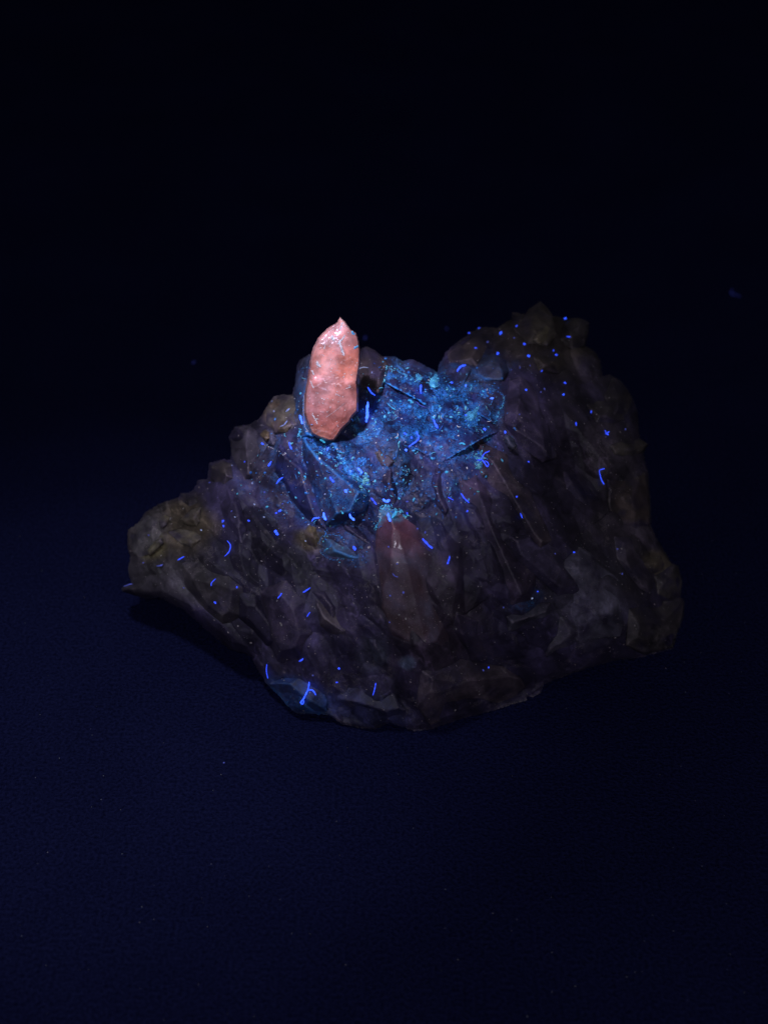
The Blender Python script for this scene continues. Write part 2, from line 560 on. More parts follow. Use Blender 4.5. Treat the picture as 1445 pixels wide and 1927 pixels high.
def crust_mask(p):
    m = np.zeros(len(p))
    for (x, y, rx, ry, a, k) in [
        (790, 770, 90, 70, 18, 1.0), (880, 760, 80, 52, 20, 1.0), (830, 830, 100, 45, 10, .8), (740, 725, 34, 54, 0, 1.0),
        (640, 865, 70, 26, 32, 1.0), (670, 905, 40, 30, 40, 1.0), (620, 930, 50, 50, 20, .55), (720, 880, 90, 60, 20, .5),
        (570, 800, 18, 80, 0, .7), (640, 1030, 48, 24, 15, .5), (540, 860, 50, 40, 40, .4), (700, 800, 40, 60, 0, .8),
        (560, 1310, 50, 28, 20, .3), (480, 900, 50, 40, 0, .2), (930, 700, 40, 30, 0, .25), (990, 1130, 30, 14, -20, .4), (610, 965, 90, 45, 15, .45),
        (775, 925, 90, 40, 10, .5), (520, 900, 70, 60, 30, .28), (850, 905, 70, 40, 10, .4)]:
        m = np.maximum(m, k * blob(p, x, y, rx, ry, a, 0.4, int(x) % 13))
    return m


DARK = np.array([0.049, 0.039, 0.076])


def tint_of(p, base=DARK):
    c = np.tile(base, (len(p), 1))
    for (x, y, rx, ry, a, col, k) in [
        (1150, 930, 90, 190, -12, (0.085, 0.068, 0.070), .8), (1050, 900, 60, 160, -20, (0.050, 0.038, 0.062), .8),
        (1030, 630, 130, 60, 15, (0.105, 0.085, 0.055), .85), (300, 1010, 75, 70, 0, (0.115, 0.098, 0.078), .8),
        (360, 985, 45, 50, 0, (0.15, 0.115, 0.060), .8), (290, 1030, 26, 26, -40, (0.26, 0.22, 0.09), .8),
        (320, 1095, 100, 34, 10, (0.13, 0.115, 0.115), .8), (530, 775, 42, 38, 0, (0.21, 0.155, 0.065), .9),
        (580, 1015, 30, 26, 20, (0.15, 0.115, 0.050), .9), (800, 1150, 90, 140, -10, (0.090, 0.062, 0.080), .7),
        (1230, 1060, 28, 24, 0, (0.18, 0.145, 0.085), .9), (1110, 1120, 75, 85, 20, (0.105, 0.095, 0.115), .8),
        (560, 1120, 150, 90, 20, (0.036, 0.029, 0.058), .8), (640, 1150, 30, 70, -30, (0.045, 0.034, 0.062), .8),  # first zone darkened in the tint to offset strong light there
        (950, 1010, 110, 120, -30, (0.068, 0.052, 0.088), .7), (560, 1310, 60, 34, 20, (0.040, 0.075, 0.24), .9),  # bluish foot, and the zone after it: blue bottom-edge glow painted into the tint
        (690, 1330, 90, 30, 10, (0.050, 0.055, 0.14), .8), (720, 850, 60, 35, 20, (0.10, 0.085, 0.070), .8),
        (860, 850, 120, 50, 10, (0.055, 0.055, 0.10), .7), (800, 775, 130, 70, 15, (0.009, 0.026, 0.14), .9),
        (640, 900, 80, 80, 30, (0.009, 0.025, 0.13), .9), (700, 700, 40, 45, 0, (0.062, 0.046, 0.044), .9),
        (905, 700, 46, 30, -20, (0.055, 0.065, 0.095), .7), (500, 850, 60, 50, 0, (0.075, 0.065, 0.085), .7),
        (710, 860, 210, 140, 25, (0.022, 0.030, 0.10), .6),  # this wide zone and the shelf blues paint scattered torch light as tint
        (765, 1247, 16, 13, 0, (0.12, 0.15, 0.20), .9), (700, 1230, 30, 36, 0, (0.075, 0.075, 0.10), .7)]:
        w = (k * blob(p, x, y, rx, ry, a, 0.3, int(y) % 17))[:, None]
        c = c * (1 - w) + np.array(col) * w
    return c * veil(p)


def veil(p):
    """milky bands and dark clear bands inside the quartz, drawn out along the growth direction"""
    a = math.radians(60)
    u = (p[:, 0] * math.cos(a) + p[:, 1] * math.sin(a)); v = (-p[:, 0] * math.sin(a) + p[:, 1] * math.cos(a))
    w = 14 * fbm(p[:, 0] / 50, p[:, 1] / 50, 71)
    t = 1.1 * fbm((u + w) / 130, (v + w) / 26, 72, 5) + 0.7 * fbm(p[:, 0] / 60, p[:, 1] / 60, 73, 5)
    k = np.exp(1.0 * np.clip(t, -1, 1))
    # thin bright fracture veils
    r = np.abs(fbm((u + w) / 90, (v + w) / 30, 74, 4))
    g = np.clip(fbm(p[:, 0] / 80, p[:, 1] / 80, 75, 2) + 0.05, 0, 1)
    k = k * (1 + 3.5 * g * np.clip(1 - r / 0.035, 0, 1))
    # every crystal of the druse has its own clarity
    _, t2, t3 = layers(p[:, 0] * PX, p[:, 1] * PX)
    k = k * (0.60 + 0.85 * t2) * (0.85 + 0.3 * t3)
    return (k[:, None] * np.array([0.93, 0.95, 1.06])) * 0.92


def layers(x, y, seed=100):
    wx = x + 0.05 * fbm(x * 2, y * 2, seed + 61, 3); wy = y + 0.05 * fbm(x * 2, y * 2, seed + 63, 3)
    d1 = tents(wx, wy, 1.15, math.radians(62), 1.9, 0.75, 0.5, 0.30, seed, -0.6)
    d2, t2 = tents(wx, wy, 0.60, math.radians(55), 1.9, 0.95, 0.7, 0.40, seed + 11, -0.35, True)
    d3, t3 = tents(wx + 9, wy, 0.20, math.radians(66), 1.5, 0.9, 1.2, 0.45, seed + 23, -0.15, True)
    return d1 * 0.85 + d2 * 0.55 + d3 * 0.18, t2, t3


def relief(p, k=1.0, seed=100):
    x = p[:, 0] * PX; y = p[:, 1] * PX
    d, _, _ = layers(x, y, seed)
    d = d + 0.010 * fbm(x * 9, y * 9, seed + 51, 3) + 0.12
    return d * k


specimen = bpy.data.objects.new('mineral_specimen', None)
COL.objects.link(specimen)
specimen['label'] = 'jagged dark quartz cluster glowing blue and pink under ultraviolet light'
specimen['category'] = 'mineral'


def body_front(p, d):
    t = np.clip(d / 42.0, 0, 1)
    roll = (0.12 + 0.30 * np.clip((1330 - p[:, 1]) / 120.0, 0, 1)) * (1 - np.sqrt(1 - (1 - t) ** 2))
    cm = crust_mask(p)
    x = p[:, 0] * PX; y = p[:, 1] * PX
    z = base_z(p) - roll + relief(p) * (0.25 + 0.75 * np.clip(d / 14.0, 0, 1))
    # the coated shelf is lumpier
    z = z + cm * (tents(x, y, 0.30, 0.5, 1.4, 0.6, 1.5, 0.45, 900, -0.2) * 0.95 + tents(x, y, 0.12, 2.1, 1.2, 0.8, 1.5, 0.5, 930, -0.1) * 1.0 + 0.02 * fbm(x * 14, y * 14, 950, 3))
    return z


def body_back(p, d):
    return base_z(p) - 0.45 - 3.4 * np.sqrt(np.clip(d / 300.0, 0, 1)) + 0.3 * fbm(p[:, 0] / 60, p[:, 1] / 60, 77)


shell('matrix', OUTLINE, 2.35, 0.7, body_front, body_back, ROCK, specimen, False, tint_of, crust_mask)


_OL = np.array(OUTLINE, float)


_gx = np.arange(215, 1306, 2.0); _gy = np.arange(555, 1396, 2.0)
_GX, _GY = np.meshgrid(_gx, _gy)
_gp = np.stack([_GX.ravel(), _GY.ravel()], 1)
_GZ = body_front(_gp, np.where(inside(_gp, _OL), edge_dist(_gp, _OL), 0.0)).reshape(_GX.shape)


def matrix_z(p):
    u = np.clip((p[:, 0] - _gx[0]) / 2.0, 0, len(_gx) - 1.001); v = np.clip((p[:, 1] - _gy[0]) / 2.0, 0, len(_gy) - 1.001)
    i = u.astype(int); j = v.astype(int); fu = u - i; fv = v - j
    return (_GZ[j, i] * (1 - fu) + _GZ[j, i + 1] * fu) * (1 - fv) + (_GZ[j + 1, i] * (1 - fu) + _GZ[j + 1, i + 1] * fu) * fv


# ------------------------------------------------------------------ specimen: single crystals standing out of the body
def crystal(name, poly, lift, hmax, slope, colour, mat=None, tilt=(0, 0), step=2.6, rough=0.35, seed=0, label=None, crustk=0.0,
            depth=0.7, fine=0.35, blend=None, smooth=True):
    """faceted block: each outline edge carries a face rising at its own slope to a tilted top face"""
    poly = np.array(poly, float)
    c = poly.mean(0)
    r = np.random.default_rng(1000 + seed)
    tx, ty = tilt
    blend = blend or (10.0 if label else 22.0)
    n = len(poly)
    slopes = slope * r.uniform(0.55, 1.6, n)
    area = 0.5 * np.sum(poly[:, 0] * np.roll(poly[:, 1], -1) - np.roll(poly[:, 0], -1) * poly[:, 1])
    sg = 1.0 if area > 0 else -1.0
    # plane through the surface it grows from
    gx, gy = np.meshgrid(np.linspace(poly[:, 0].min(), poly[:, 0].max(), 16), np.linspace(poly[:, 1].min(), poly[:, 1].max(), 16))
    sm = np.stack([gx.ravel(), gy.ravel()], 1)
    sm = sm[inside(sm, poly)]
    A = np.column_stack([np.ones(len(sm)), sm - c])
    co = np.linalg.lstsq(A, matrix_z(sm), rcond=None)[0]

    def front(p, d):
        q = p - c
        z0 = co[0] + lift + co[1] * q[:, 0] + co[2] * q[:, 1] + (tx * q[:, 0] + ty * q[:, 1]) * PX
        h = np.full(len(p), hmax + 0.14)
        for i in range(n):
            a = poly[i]; e = poly[(i + 1) % n] - a
            L = np.hypot(*e)
            if L > 0.18 * math.sqrt(abs(area)) and L > 6:
                nx, ny = -e[1] / L * sg, e[0] / L * sg
                di = ((p[:, 0] - a[0]) * nx + (p[:, 1] - a[1]) * ny) * PX
                h = np.minimum(h, np.maximum(di, 0) * slopes[i] * 1.5)
        x = p[:, 0] * PX; y = p[:, 1] * PX
        f = tents(x + seed, y, 0.26, math.radians(60), 1.8, 0.4, 1.0, 0.2, 300 + seed, -0.1) * 0.5 + 0.012 * fbm(x * 8, y * 8, 360 + seed, 3)
        mz = matrix_z(p)
        return np.maximum(mz - 0.03, np.where(d > 0.5, z0 - 0.10 + h + f * fine, -9))

    def back(p, d):
        return matrix_z(p) - 0.04 - depth * np.sqrt(np.clip(d / 20.0, 0, 1))

    def colr(p):
        m_ = np.clip(0.75 + 1.3 * fbm(p[:, 0] / 22.0, p[:, 1] / 22.0, 600 + seed, 4), 0.15, 1.25)[:, None]
        t = np.array(colour) * m_ + DARK * (1 - np.clip(m_, 0, 1))
        return t * (1 + 0.35 * fbm(p[:, 0] / 30.0, p[:, 1] / 30.0, 500 + seed))[:, None] * veil(p) ** 0.6

    o = shell(name, poly, step, rough, front, back, mat or ROCK, specimen, smooth, colr,
              (lambda p: crust_mask(p) * crustk) if crustk else None)
    if label:
        o['label'] = label
    return o


# the upright pink crystal
UPRIGHT = [(640, 597), (649, 605), (660, 620), (670, 627), (675, 642), (678.5, 660), (678.5, 687), (673, 719), (675, 742), (674, 774),
           (664, 784), (659, 795), (644, 809), (629, 831), (617, 830), (599, 824), (586, 817), (578, 799), (572, 777), (573, 744),
           (578, 719), (583, 680), (589, 655), (599, 635), (617, 617), (634, 607)]


def up_mid(p):
    return 0.72 + 0.30 * (825 - p[:, 1]) * PX


def up_front(p, d):
    x = p[:, 0] * PX; y = p[:, 1] * PX
    ax = 628 + (p[:, 1] - 720) * -0.10                       # the crystal's long axis
    def smin(a, b, k=0.010):
        t = np.clip(0.5 + 0.5 * (b - a) / k, 0, 1)
        return b * (1 - t) + a * t - k * t * (1 - t)
    h = smin(d * PX * 8.0, np.full(len(p), 0.28))
    h = smin(h, 0.30 - 0.20 * (p[:, 0] - ax - 14) * PX)          # faces left and right of the front ridge
    h = smin(h, 0.32 + 0.24 * (p[:, 0] - ax + 20) * PX)
    h = smin(h, 0.28 - 0.45 * (648 - p[:, 1]) * PX)              # pyramid faces at the tip
    h = smin(h, 0.30 - 0.5 * (p[:, 0] * 0.7 - p[:, 1] * 0.7 + 12) * PX)
    h = smin(h, 0.28 - 0.10 * (p[:, 1] - 782) * PX)
    step_ = 0.05 / (1 + np.exp(-(p[:, 1] - 716 - 0.10 * (p[:, 0] - 630)) / 3.0))     # growth step across the waist
    f = tents(x, y, 0.5, 1.5, 2.0, 0.16, 0.3, 0.06, 711, -0.1) * 0.5 + 0.006 * fbm(x * 10, y * 10, 741, 3) + np.clip((p[:, 1] - 700) / 60, 0.1, 1) * 0.2 * tents(x, y, 0.15, 0.9, 1.5, 0.5, 1.5, 0.3, 751, -0.06)
    return up_mid(p) + np.maximum(h, 0.0) + step_ * np.clip(d / 14.0, 0, 1) + f * np.clip(d / 6, 0.1, 1)


def up_back(p, d):
    return up_mid(p) - np.minimum(d * PX * 1.1, 0.34)


def up_col(p):
    c = np.tile(np.array([0.68, 0.235, 0.165]), (len(p), 1))
    for (x, y, rx, ry, col, k) in [(656, 690, 24, 30, (0.82, 0.27, 0.14), .6), (608, 660, 28, 36, (0.86, 0.37, 0.26), .7),
                                   (598, 765, 22, 40, (0.74, 0.29, 0.24), .7), (655, 755, 24, 26, (0.78, 0.32, 0.25), .7),
                                   (605, 818, 30, 14, (0.86, 0.31, 0.18), .7), (641, 602, 10, 10, (0.88, 0.32, 0.14), .8),
                                   (622, 812, 10, 18, (0.56, 0.19, 0.14), .6), (640, 635, 28, 24, (0.86, 0.42, 0.33), .6),
                                   (625, 745, 30, 20, (0.84, 0.37, 0.27), .5), (600, 790, 12, 20, (0.62, 0.20, 0.14), .6)]:
        w = (k * blob(p, x, y, rx, ry, 0, 0.5, int(x) % 7))[:, None]
        c = c * (1 - w) + np.array(col) * w
    t = fbm(p[:, 0] / 17, p[:, 1] / 17, 881, 5)
    c = c * np.exp(0.85 * t)[:, None] * 0.95
    r = np.abs(fbm(p[:, 0] / 30, p[:, 1] / 22, 882, 4))                    # inner cracks
    g = np.clip(fbm(p[:, 0] / 40, p[:, 1] / 40, 883, 2) + 0.1, 0, 1)
    f = (np.clip(1 - r / 0.03, 0, 1) * g * 3.0).clip(0, 0.85)[:, None]
    c = c * (1 - f) + np.array([0.92, 0.58, 0.50]) * f
    return (c * np.array([0.86, 0.96, 1.0])).clip(0, 0.96)


upright = o = shell('pink_crystal', UPRIGHT, 1.6, 0.3, up_front, up_back, PINK, specimen, False, up_col)
o['label'] = 'upright salmon pink crystal with a pointed tip'

# the half-buried pink crystal
BURIED = [(711, 961), (720, 953), (729, 952), (748, 958), (766, 972), (785, 988), (804, 1009), (827, 1038), (843, 1065), (852, 1096),
          (854, 1138), (852, 1173), (842, 1222), (800, 1250), (755, 1235), (715, 1200), (696, 1150), (694, 1105), (704, 1065), (706, 1030), (706, 1007), (711, 982)]


def bur_front(p, d):
    x = p[:, 0] * PX; y = p[:, 1] * PX
    ax = 735 + (p[:, 1] - 960) * 0.24
    z0 = 1.58 + 0.20 * (p[:, 1] - 1060) * PX * np.where(p[:, 1] > 1060, -0.9, 0.6) + 0.02
    h = np.minimum(d * PX * 1.6 - 0.25, 0.22)
    h = np.minimum(h, 0.22 - 0.55 * (p[:, 0] - ax - 6) * PX)
    h = np.minimum(h, 0.24 + 0.25 * (p[:, 0] - ax + 10) * PX)
    h = np.minimum(h, 0.20 - 0.6 * (990 - p[:, 1]) * PX)
    f = 0.012 * fbm(x * 6, y * 6, 841, 3) + tents(x, y, 0.4, 1.1, 2.0, 0.2, 0.5, 0.1, 811, -0.1) * 0.4
    mz = matrix_z(p)
    return np.maximum(mz - 0.03, np.where(d > 0.5, z0 + h + f, -9))


def bur_col(p):
    t = np.clip((p[:, 1] - 975) / 65.0 + 0.7 * fbm(p[:, 0] / 40, p[:, 1] / 40, 860), 0, 1)[:, None]
    c = (np.array([0.24, 0.105, 0.135]) * (1 - t) + np.array([0.088, 0.063, 0.080]) * t) * veil(p) ** 0.6
    w = np.clip((982 - p[:, 1] - 0.25 * (p[:, 0] - 735)) / 10.0 + 2.2 * fbm(p[:, 0] / 14, p[:, 1] / 14, 871, 4), 0, 1)[:, None] * 0.85     # frosted cap
    return c * (1 - w) + np.array([0.13, 0.36, 0.52]) * w


buried = o = shell('pink_crystal', BURIED, 2.4, 0.4, bur_front, lambda p, d: matrix_z(p) - 0.05 - 0.9 * np.sqrt(np.clip(d / 40, 0, 1)), PINK, specimen,
          True, bur_col)
o['label'] = 'half-buried dull pink crystal pointing up'

BR = (0.19, 0.165, 0.105)
GR = (0.105, 0.092, 0.105)
PU = (0.085, 0.062, 0.098)
CRYSTALS = [
    # outline, lift, height, slope, colour, kwargs
    ([(600, 1018), (606, 1009), (623, 1005), (640, 1008), (650, 1015), (668, 1023), (688, 1034), (686, 1056), (656, 1062), (626, 1055), (611, 1047), (603, 1036)],
     .05, .22, .9, (0.085, 0.135, 0.19), dict(crustk=.9, label='rounded pale blue grey crystal')),
    ([(586, 665), (566, 676), (559, 690), (556, 719), (551, 746), (554, 800), (566, 824), (592, 822), (594, 700)],
     .35, .35, 1.2, (0.045, 0.055, 0.085), dict(crustk=1.0, label='dark slab behind the upright crystal')),
    ([(500, 768), (515, 746), (535, 742), (553, 744), (560, 762), (560, 800), (545, 812), (520, 812), (500, 800)],
     .15, .35, .9, BR, dict(label='ochre brown crystal')),
    ([(507, 795), (520, 786), (545, 788), (552, 800), (540, 815), (516, 818)], .42, .16, 1.0, (0.23, 0.175, 0.080), dict(label='golden stained facet')),
    ([(470, 799), (486, 790), (495, 780), (500, 790), (498, 804), (474, 806)], .2, .12, 1.0, (0.17, 0.15, 0.15), dict(label='small pale shard')),
    ([(488, 818), (498, 806), (512, 812), (516, 826), (500, 834)], .45, .18, 1.4, (0.17, 0.125, 0.06), {}),
    ([(500, 806), (516, 810), (522, 826), (516, 842), (502, 836)], .40, .15, 1.2, (0.075, 0.075, 0.11), {}),
    ([(432, 822), (444, 803), (470, 800), (486, 812), (492, 850), (480, 900), (455, 905), (438, 870)], .1, .38, 1.2, GR, dict(label='grey block with a rounded left edge')),
    ([(681, 655), (691, 652), (706, 660), (722, 673), (734, 690), (728, 708), (720, 731), (712, 743), (698, 736), (680, 730), (672, 700)],
     .55, .3, 1.3, (0.075, 0.055, 0.050), dict(label='dark brown block beside the upright crystal')),
    ([(744, 672), (757, 680), (776, 677), (800, 690), (826, 702), (820, 716), (790, 712), (760, 702), (745, 690)], .15, .2, 1.2, (0.065, 0.062, 0.070), dict(crustk=.5)),
    ([(568, 821), (584, 818), (610, 831), (648, 848), (656, 862), (650, 876), (662, 890), (692, 915), (702, 936), (690, 962), (640, 988), (612, 992), (598, 960), (590, 938), (575, 905), (568, 890)],
     .12, .34, 1.4, (0.014, 0.030, 0.10), dict(crustk=1.0, tilt=(-.12, .1), fine=1.8, label='blue coated slab below the upright crystal')),
    ([(1044, 1091), (1047, 1069), (1066, 1047), (1091, 1029), (1110, 1039), (1127, 1061), (1166, 1089), (1170, 1111), (1173, 1150), (1177, 1177), (1166, 1199), (1108, 1205), (1088, 1213), (1077, 1199), (1066, 1155), (1055, 1116)],
     .12, .3, .9, (0.175, 0.165, 0.205), dict(label='misty grey crystal on the right flank')),
    ([(1036, 1154), (1066, 1160), (1100, 1185), (1108, 1205), (1088, 1213), (1060, 1235), (1020, 1242), (1015, 1210), (1030, 1190)], .1, .25, .9, (0.14, 0.13, 0.15), {}),
    ([(950, 1160), (985, 1143), (1012, 1134), (1037, 1132), (1038, 1152), (1020, 1170), (985, 1182), (955, 1190)], .15, .22, 1.2, (0.115, 0.11, 0.135), dict(crustk=.5)),
    ([(1206, 1062), (1222, 1046), (1242, 1044), (1251, 1062), (1246, 1078), (1222, 1084)], .25, .2, 1.0, (0.19, 0.155, 0.095), dict(label='ochre lump at the right edge')),
    ([(1228, 1084), (1250, 1070), (1266, 1060), (1276, 1066), (1283, 1096), (1280, 1121), (1262, 1130), (1236, 1120)], .3, .3, 1.0, (0.095, 0.083, 0.072), {}),
    ([(1180, 1140), (1240, 1130), (1279, 1124), (1287, 1136), (1285, 1162), (1274, 1190), (1266, 1218), (1210, 1232), (1176, 1215)], .2, .35, .9, (0.090, 0.078, 0.072), {}),
    ([(964, 620), (980, 600), (996, 581), (1016, 567), (1030, 580), (1040, 596), (1050, 630), (1030, 652), (990, 650)], .25, .5, 1.0, (0.16, 0.135, 0.095), dict(label='pointed crystal on the right peak')),
    ([(1052, 640), (1060, 608), (1078, 598), (1096, 600), (1108, 607), (1107, 628), (1100, 652), (1076, 660)], .25, .35, 1.3, (0.17, 0.15, 0.125), dict(label='blunt block on the right peak')),
    ([(960, 612), (963, 587), (976, 589), (990, 596), (985, 618)], .2, .25, 1.4, (0.095, 0.08, 0.065), {}),
    ([(1000, 640), (1010, 618), (1026, 610), (1036, 616), (1032, 640), (1015, 650)], .75, .16, 1.2, (0.27, 0.235, 0.13), {}),
    ([(1000, 672), (1014, 658), (1040, 654), (1062, 664), (1070, 690), (1050, 705), (1012, 700)], .35, .25, .9, (0.12, 0.10, 0.07), {}),
    ([(840, 664), (860, 645), (884, 627), (910, 630), (918, 652), (900, 690), (866, 690), (842, 684)], .15, .3, 1.1, (0.10, 0.078, 0.062), dict(label='brown block left of the right peak')),
    ([(893, 690), (906, 672), (930, 664), (952, 676), (958, 700), (944, 718), (912, 716), (896, 706)], .45, .26, 1.1, (0.052, 0.065, 0.098), dict(crustk=.5)),
    ([(945, 795), (951, 751), (957, 716), (978, 708), (996, 718), (1018, 751), (1031, 773), (1035, 817), (1050, 862), (1020, 872), (975, 842)],
     .30, .34, 1.3, (0.080, 0.062, 0.10), dict(label='violet slab on the right flank', tilt=(.15, 0))),
    ([(944, 821), (957, 817), (967, 824), (973, 838), (969, 849), (955, 844)], .72, .1, 1.2, (0.15, 0.19, 0.24), dict(label='small clear grey flake')),
    ([(893, 823), (930, 834), (972, 860), (1001, 930), (1026, 985), (1039, 1017), (1016, 1034), (978, 1000), (930, 930), (900, 880)],
     .12, .32, 1.1, (0.098, 0.074, 0.082), dict(label='long brown ridge running down to the right', tilt=(.1, 0))),
    ([(860, 900), (895, 890), (930, 935), (975, 1005), (1010, 1080), (1000, 1130), (960, 1140), (920, 1070), (880, 980)], .02, .3, .8, PU, {}),
    ([(595, 1124), (619, 1144), (653, 1179), (655, 1208), (632, 1199), (597, 1190), (588, 1144)], .1, .22, 1.2, (0.13, 0.105, 0.105), dict(label='triangular brown facet')),
    ([(503, 1286), (530, 1276), (575, 1268), (606, 1288), (618, 1320), (617, 1342), (581, 1340), (560, 1340), (541, 1326), (528, 1310)],
     .12, .3, .8, (0.045, 0.085, 0.25), dict(crustk=.5, label='bluish foot at the lower left')),  # bluish face, its colour raised to carry the bottom-edge glow
    ([(622, 1300), (690, 1286), (740, 1300), (770, 1340), (756, 1364), (732, 1356), (705, 1369), (683, 1367), (645, 1359), (622, 1342)], .12, .3, .8, (0.052, 0.055, 0.13), {}),  # blue glow of the bottom edge put into its colour
    ([(690, 1200), (708, 1196), (728, 1222), (735, 1250), (712, 1262), (692, 1240)], .12, .18, .9, (0.085, 0.090, 0.12), {}),
    ([(790, 1260), (860, 1238), (930, 1240), (990, 1270), (1000, 1305), (920, 1333), (861, 1350), (810, 1366), (782, 1330)], .1, .35, .8, (0.092, 0.070, 0.082), {}),
    ([(338, 978), (359, 959), (381, 952), (378, 982), (371, 991), (350, 990)], .35, .14, 1.0, (0.26, 0.22, 0.13), dict(label='ochre facet on the left arm')),
    ([(314, 1001), (338, 993), (372, 1000), (384, 1013), (361, 1033), (333, 1021)], .3, .2, 1.0, (0.28, 0.24, 0.145), {}),
    ([(244, 1000), (262, 985), (276, 968), (300, 975), (306, 1004), (290, 1040), (262, 1052), (247, 1040)], .25, .3, 1.0, (0.18, 0.165, 0.15), dict(label='grey lobe on the left arm')),
    ([(276, 1036), (288, 1018), (304, 1010), (310, 1022), (292, 1040), (280, 1048)], .55, .1, 1.2, (0.32, 0.29, 0.15), dict(label='yellow stained sliver')),
    ([(296, 978), (310, 968), (322, 974), (316, 990), (304, 996)], .45, .1, 1.2, (0.28, 0.24, 0.11), {}),
    ([(340, 1060), (380, 1048), (430, 1060), (470, 1100), (460, 1160), (420, 1190), (380, 1160), (348, 1110)], .08, .28, .8, (0.098, 0.084, 0.088), {}),
    ([(480, 1110), (540, 1090), (575, 1130), (590, 1190), (570, 1240), (520, 1250), (490, 1200)], .05, .3, .8, (0.068, 0.052, 0.085), {}),
    ([(396, 874), (420, 866), (436, 872), (440, 900), (420, 915), (396, 905)], .2, .25, 1.2, (0.09, 0.075, 0.065), {}),
    ([(341, 930), (356, 928), (370, 930), (376, 948), (356, 956), (342, 946)], .2, .2, 1.1, (0.095, 0.08, 0.065), {}),
    ([(566, 1000), (580, 985), (598, 990), (604, 1010), (598, 1034), (576, 1030)], .2, .2, .9, (0.16, 0.125, 0.055), dict(label='ochre patch left of the pale crystal')),
    ([(1135, 745), (1150, 708), (1168, 717), (1182, 735), (1190, 752), (1180, 780), (1150, 785)], .3, .3, 1.0, (0.095, 0.082, 0.078), {}),
    ([(1100, 760), (1130, 748), (1170, 765), (1176, 790), (1150, 800), (1120, 795)], .25, .2, .9, (0.105, 0.090, 0.088), {}),
    ([(1145, 838), (1170, 828), (1203, 826), (1219, 836), (1211, 850), (1190, 862), (1155, 856)], .3, .2, 1.1, (0.11, 0.095, 0.07), {}),
    ([(1140, 900), (1180, 880), (1215, 890), (1222, 940), (1224, 985), (1200, 1010), (1160, 990), (1142, 950)], .15, .4, .8, (0.098, 0.074, 0.060), dict(label='brown slab down the right edge')),
    ([(690, 850), (712, 836), (745, 846), (758, 868), (735, 890), (704, 884)], .0, .06, .8, (0.11, 0.092, 0.072), {}),
    ([(898, 884), (915, 875), (935, 880), (930, 905), (905, 905)], .2, .14, 1.0, (0.08, 0.075, 0.07), {}),
]
for i, (poly, lift, h, sl, colr, kw) in enumerate(CRYSTALS):
    crystal('quartz_crystal', poly, lift * 0.45 - 0.05, h * 0.8, sl * 1.1, colr, seed=i, **kw)

# druse: prisms of clear to milky quartz lying along the growth direction
r2 = np.random.default_rng(42)
placed = []
OLs = np.array(OUTLINE, float)
tries = 0
while len(placed) < 16 and tries < 4000:
    tries += 1
    x = r2.uniform(260, 1260); y = r2.uniform(860, 1320)
    L = r2.uniform(45, 110); W = L * r2.uniform(0.24, 0.42)
    c = np.array([[x, y]])
    if not inside(c, OLs)[0] or edge_dist(c, OLs)[0] < 24:
        continue
    if 560 < x < 960 and 600 < y < 905 or inside(c, np.array(BURIED, float))[0] or edge_dist(c, np.array(BURIED, float))[0] < 30:
        continue
    if any((x - a) ** 2 + ((y - b) * 0.8) ** 2 < (0.75 * (L + l)) ** 2 for a, b, l in placed):
        continue
    placed.append((x, y, L))
    a = math.radians(r2.normal(66, 13))
    hexa = [(-L, r2.uniform(-.3, .3) * W), (-L * r2.uniform(.45, .7), -W), (L * r2.uniform(.4, .7), -W * r2.uniform(.7, 1)), (L, r2.uniform(-.4, .4) * W),
            (L * r2.uniform(.4, .7), W * r2.uniform(.8, 1)), (-L * r2.uniform(.4, .65), W)]
    poly = [(x + u * math.cos(a) - v * math.sin(a), y + u * math.sin(a) + v * math.cos(a)) for u, v in hexa]
    if not inside(np.array(poly), OLs).all():
        continue
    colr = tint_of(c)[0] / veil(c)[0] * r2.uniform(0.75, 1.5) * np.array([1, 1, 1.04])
    crystal('quartz_crystal', poly, r2.uniform(-.02, .06), W * PX * r2.uniform(.35, .6), r2.uniform(.8, 1.3), tuple(colr), seed=200 + len(placed),
            tilt=(r2.normal(0, .16), r2.normal(0, .16)), fine=0.2, step=2.8)

# ------------------------------------------------------------------ surface finder
_vs = []; _fs = []; _o = 0
for V, F in SOLIDS:
    _vs.append(V); _fs.append(F + _o); _o += len(V)
_bvh = BVHTree.FromPolygons(np.vstack(_vs).tolist(), np.vstack(_fs).tolist())
_cp = Vector(CAMPOS)


def surf(px, py):
    """point of the specimen (or table) seen at this pixel, with its normal"""
    d = Vector(P(px, py, 0.0) - CAMPOS).normalized()
    loc, nrm, _, _ = _bvh.ray_cast(_cp, d)
    if loc is None:
        t = -_cp.z / d.z
        return np.array(_cp + d * t), np.array((0, 0, 1.0)), False
    nrm = np.array(nrm)
    if nrm @ np.array(d) > 0:
        nrm = -nrm
    return np.array(loc), nrm, True


def tube(pts, rad, sides=6, wob=0.15):
    pts = np.asarray(pts, float)
    n = len(pts)
    V = []; F = []
    tn = np.gradient(pts, axis=0)
    ref = -FWD
    for i in range(n):
        t = tn[i] / max(np.linalg.norm(tn[i]), 1e-9)
        a = np.cross(t, ref); a /= max(np.linalg.norm(a), 1e-9)
        b = np.cross(t, a)
        u = i / (n - 1)
        r = rad * (0.55 + 0.45 * min(1, 6 * min(u, 1 - u))) * (1 + random.uniform(-wob, wob))
        for k in range(sides):
            th = 2 * math.pi * k / sides
            V.append(pts[i] + r * (math.cos(th) * a + math.sin(th) * b))
    for i in range(n - 1):
        for k in range(sides):
            k2 = (k + 1) % sides
            F.append((i * sides + k, i * sides + k2, (i + 1) * sides + k2, (i + 1) * sides + k))
    F.append(tuple(range(sides - 1, -1, -1)))
    F.append(tuple((n - 1) * sides + k for k in range(sides)))
    return V, F


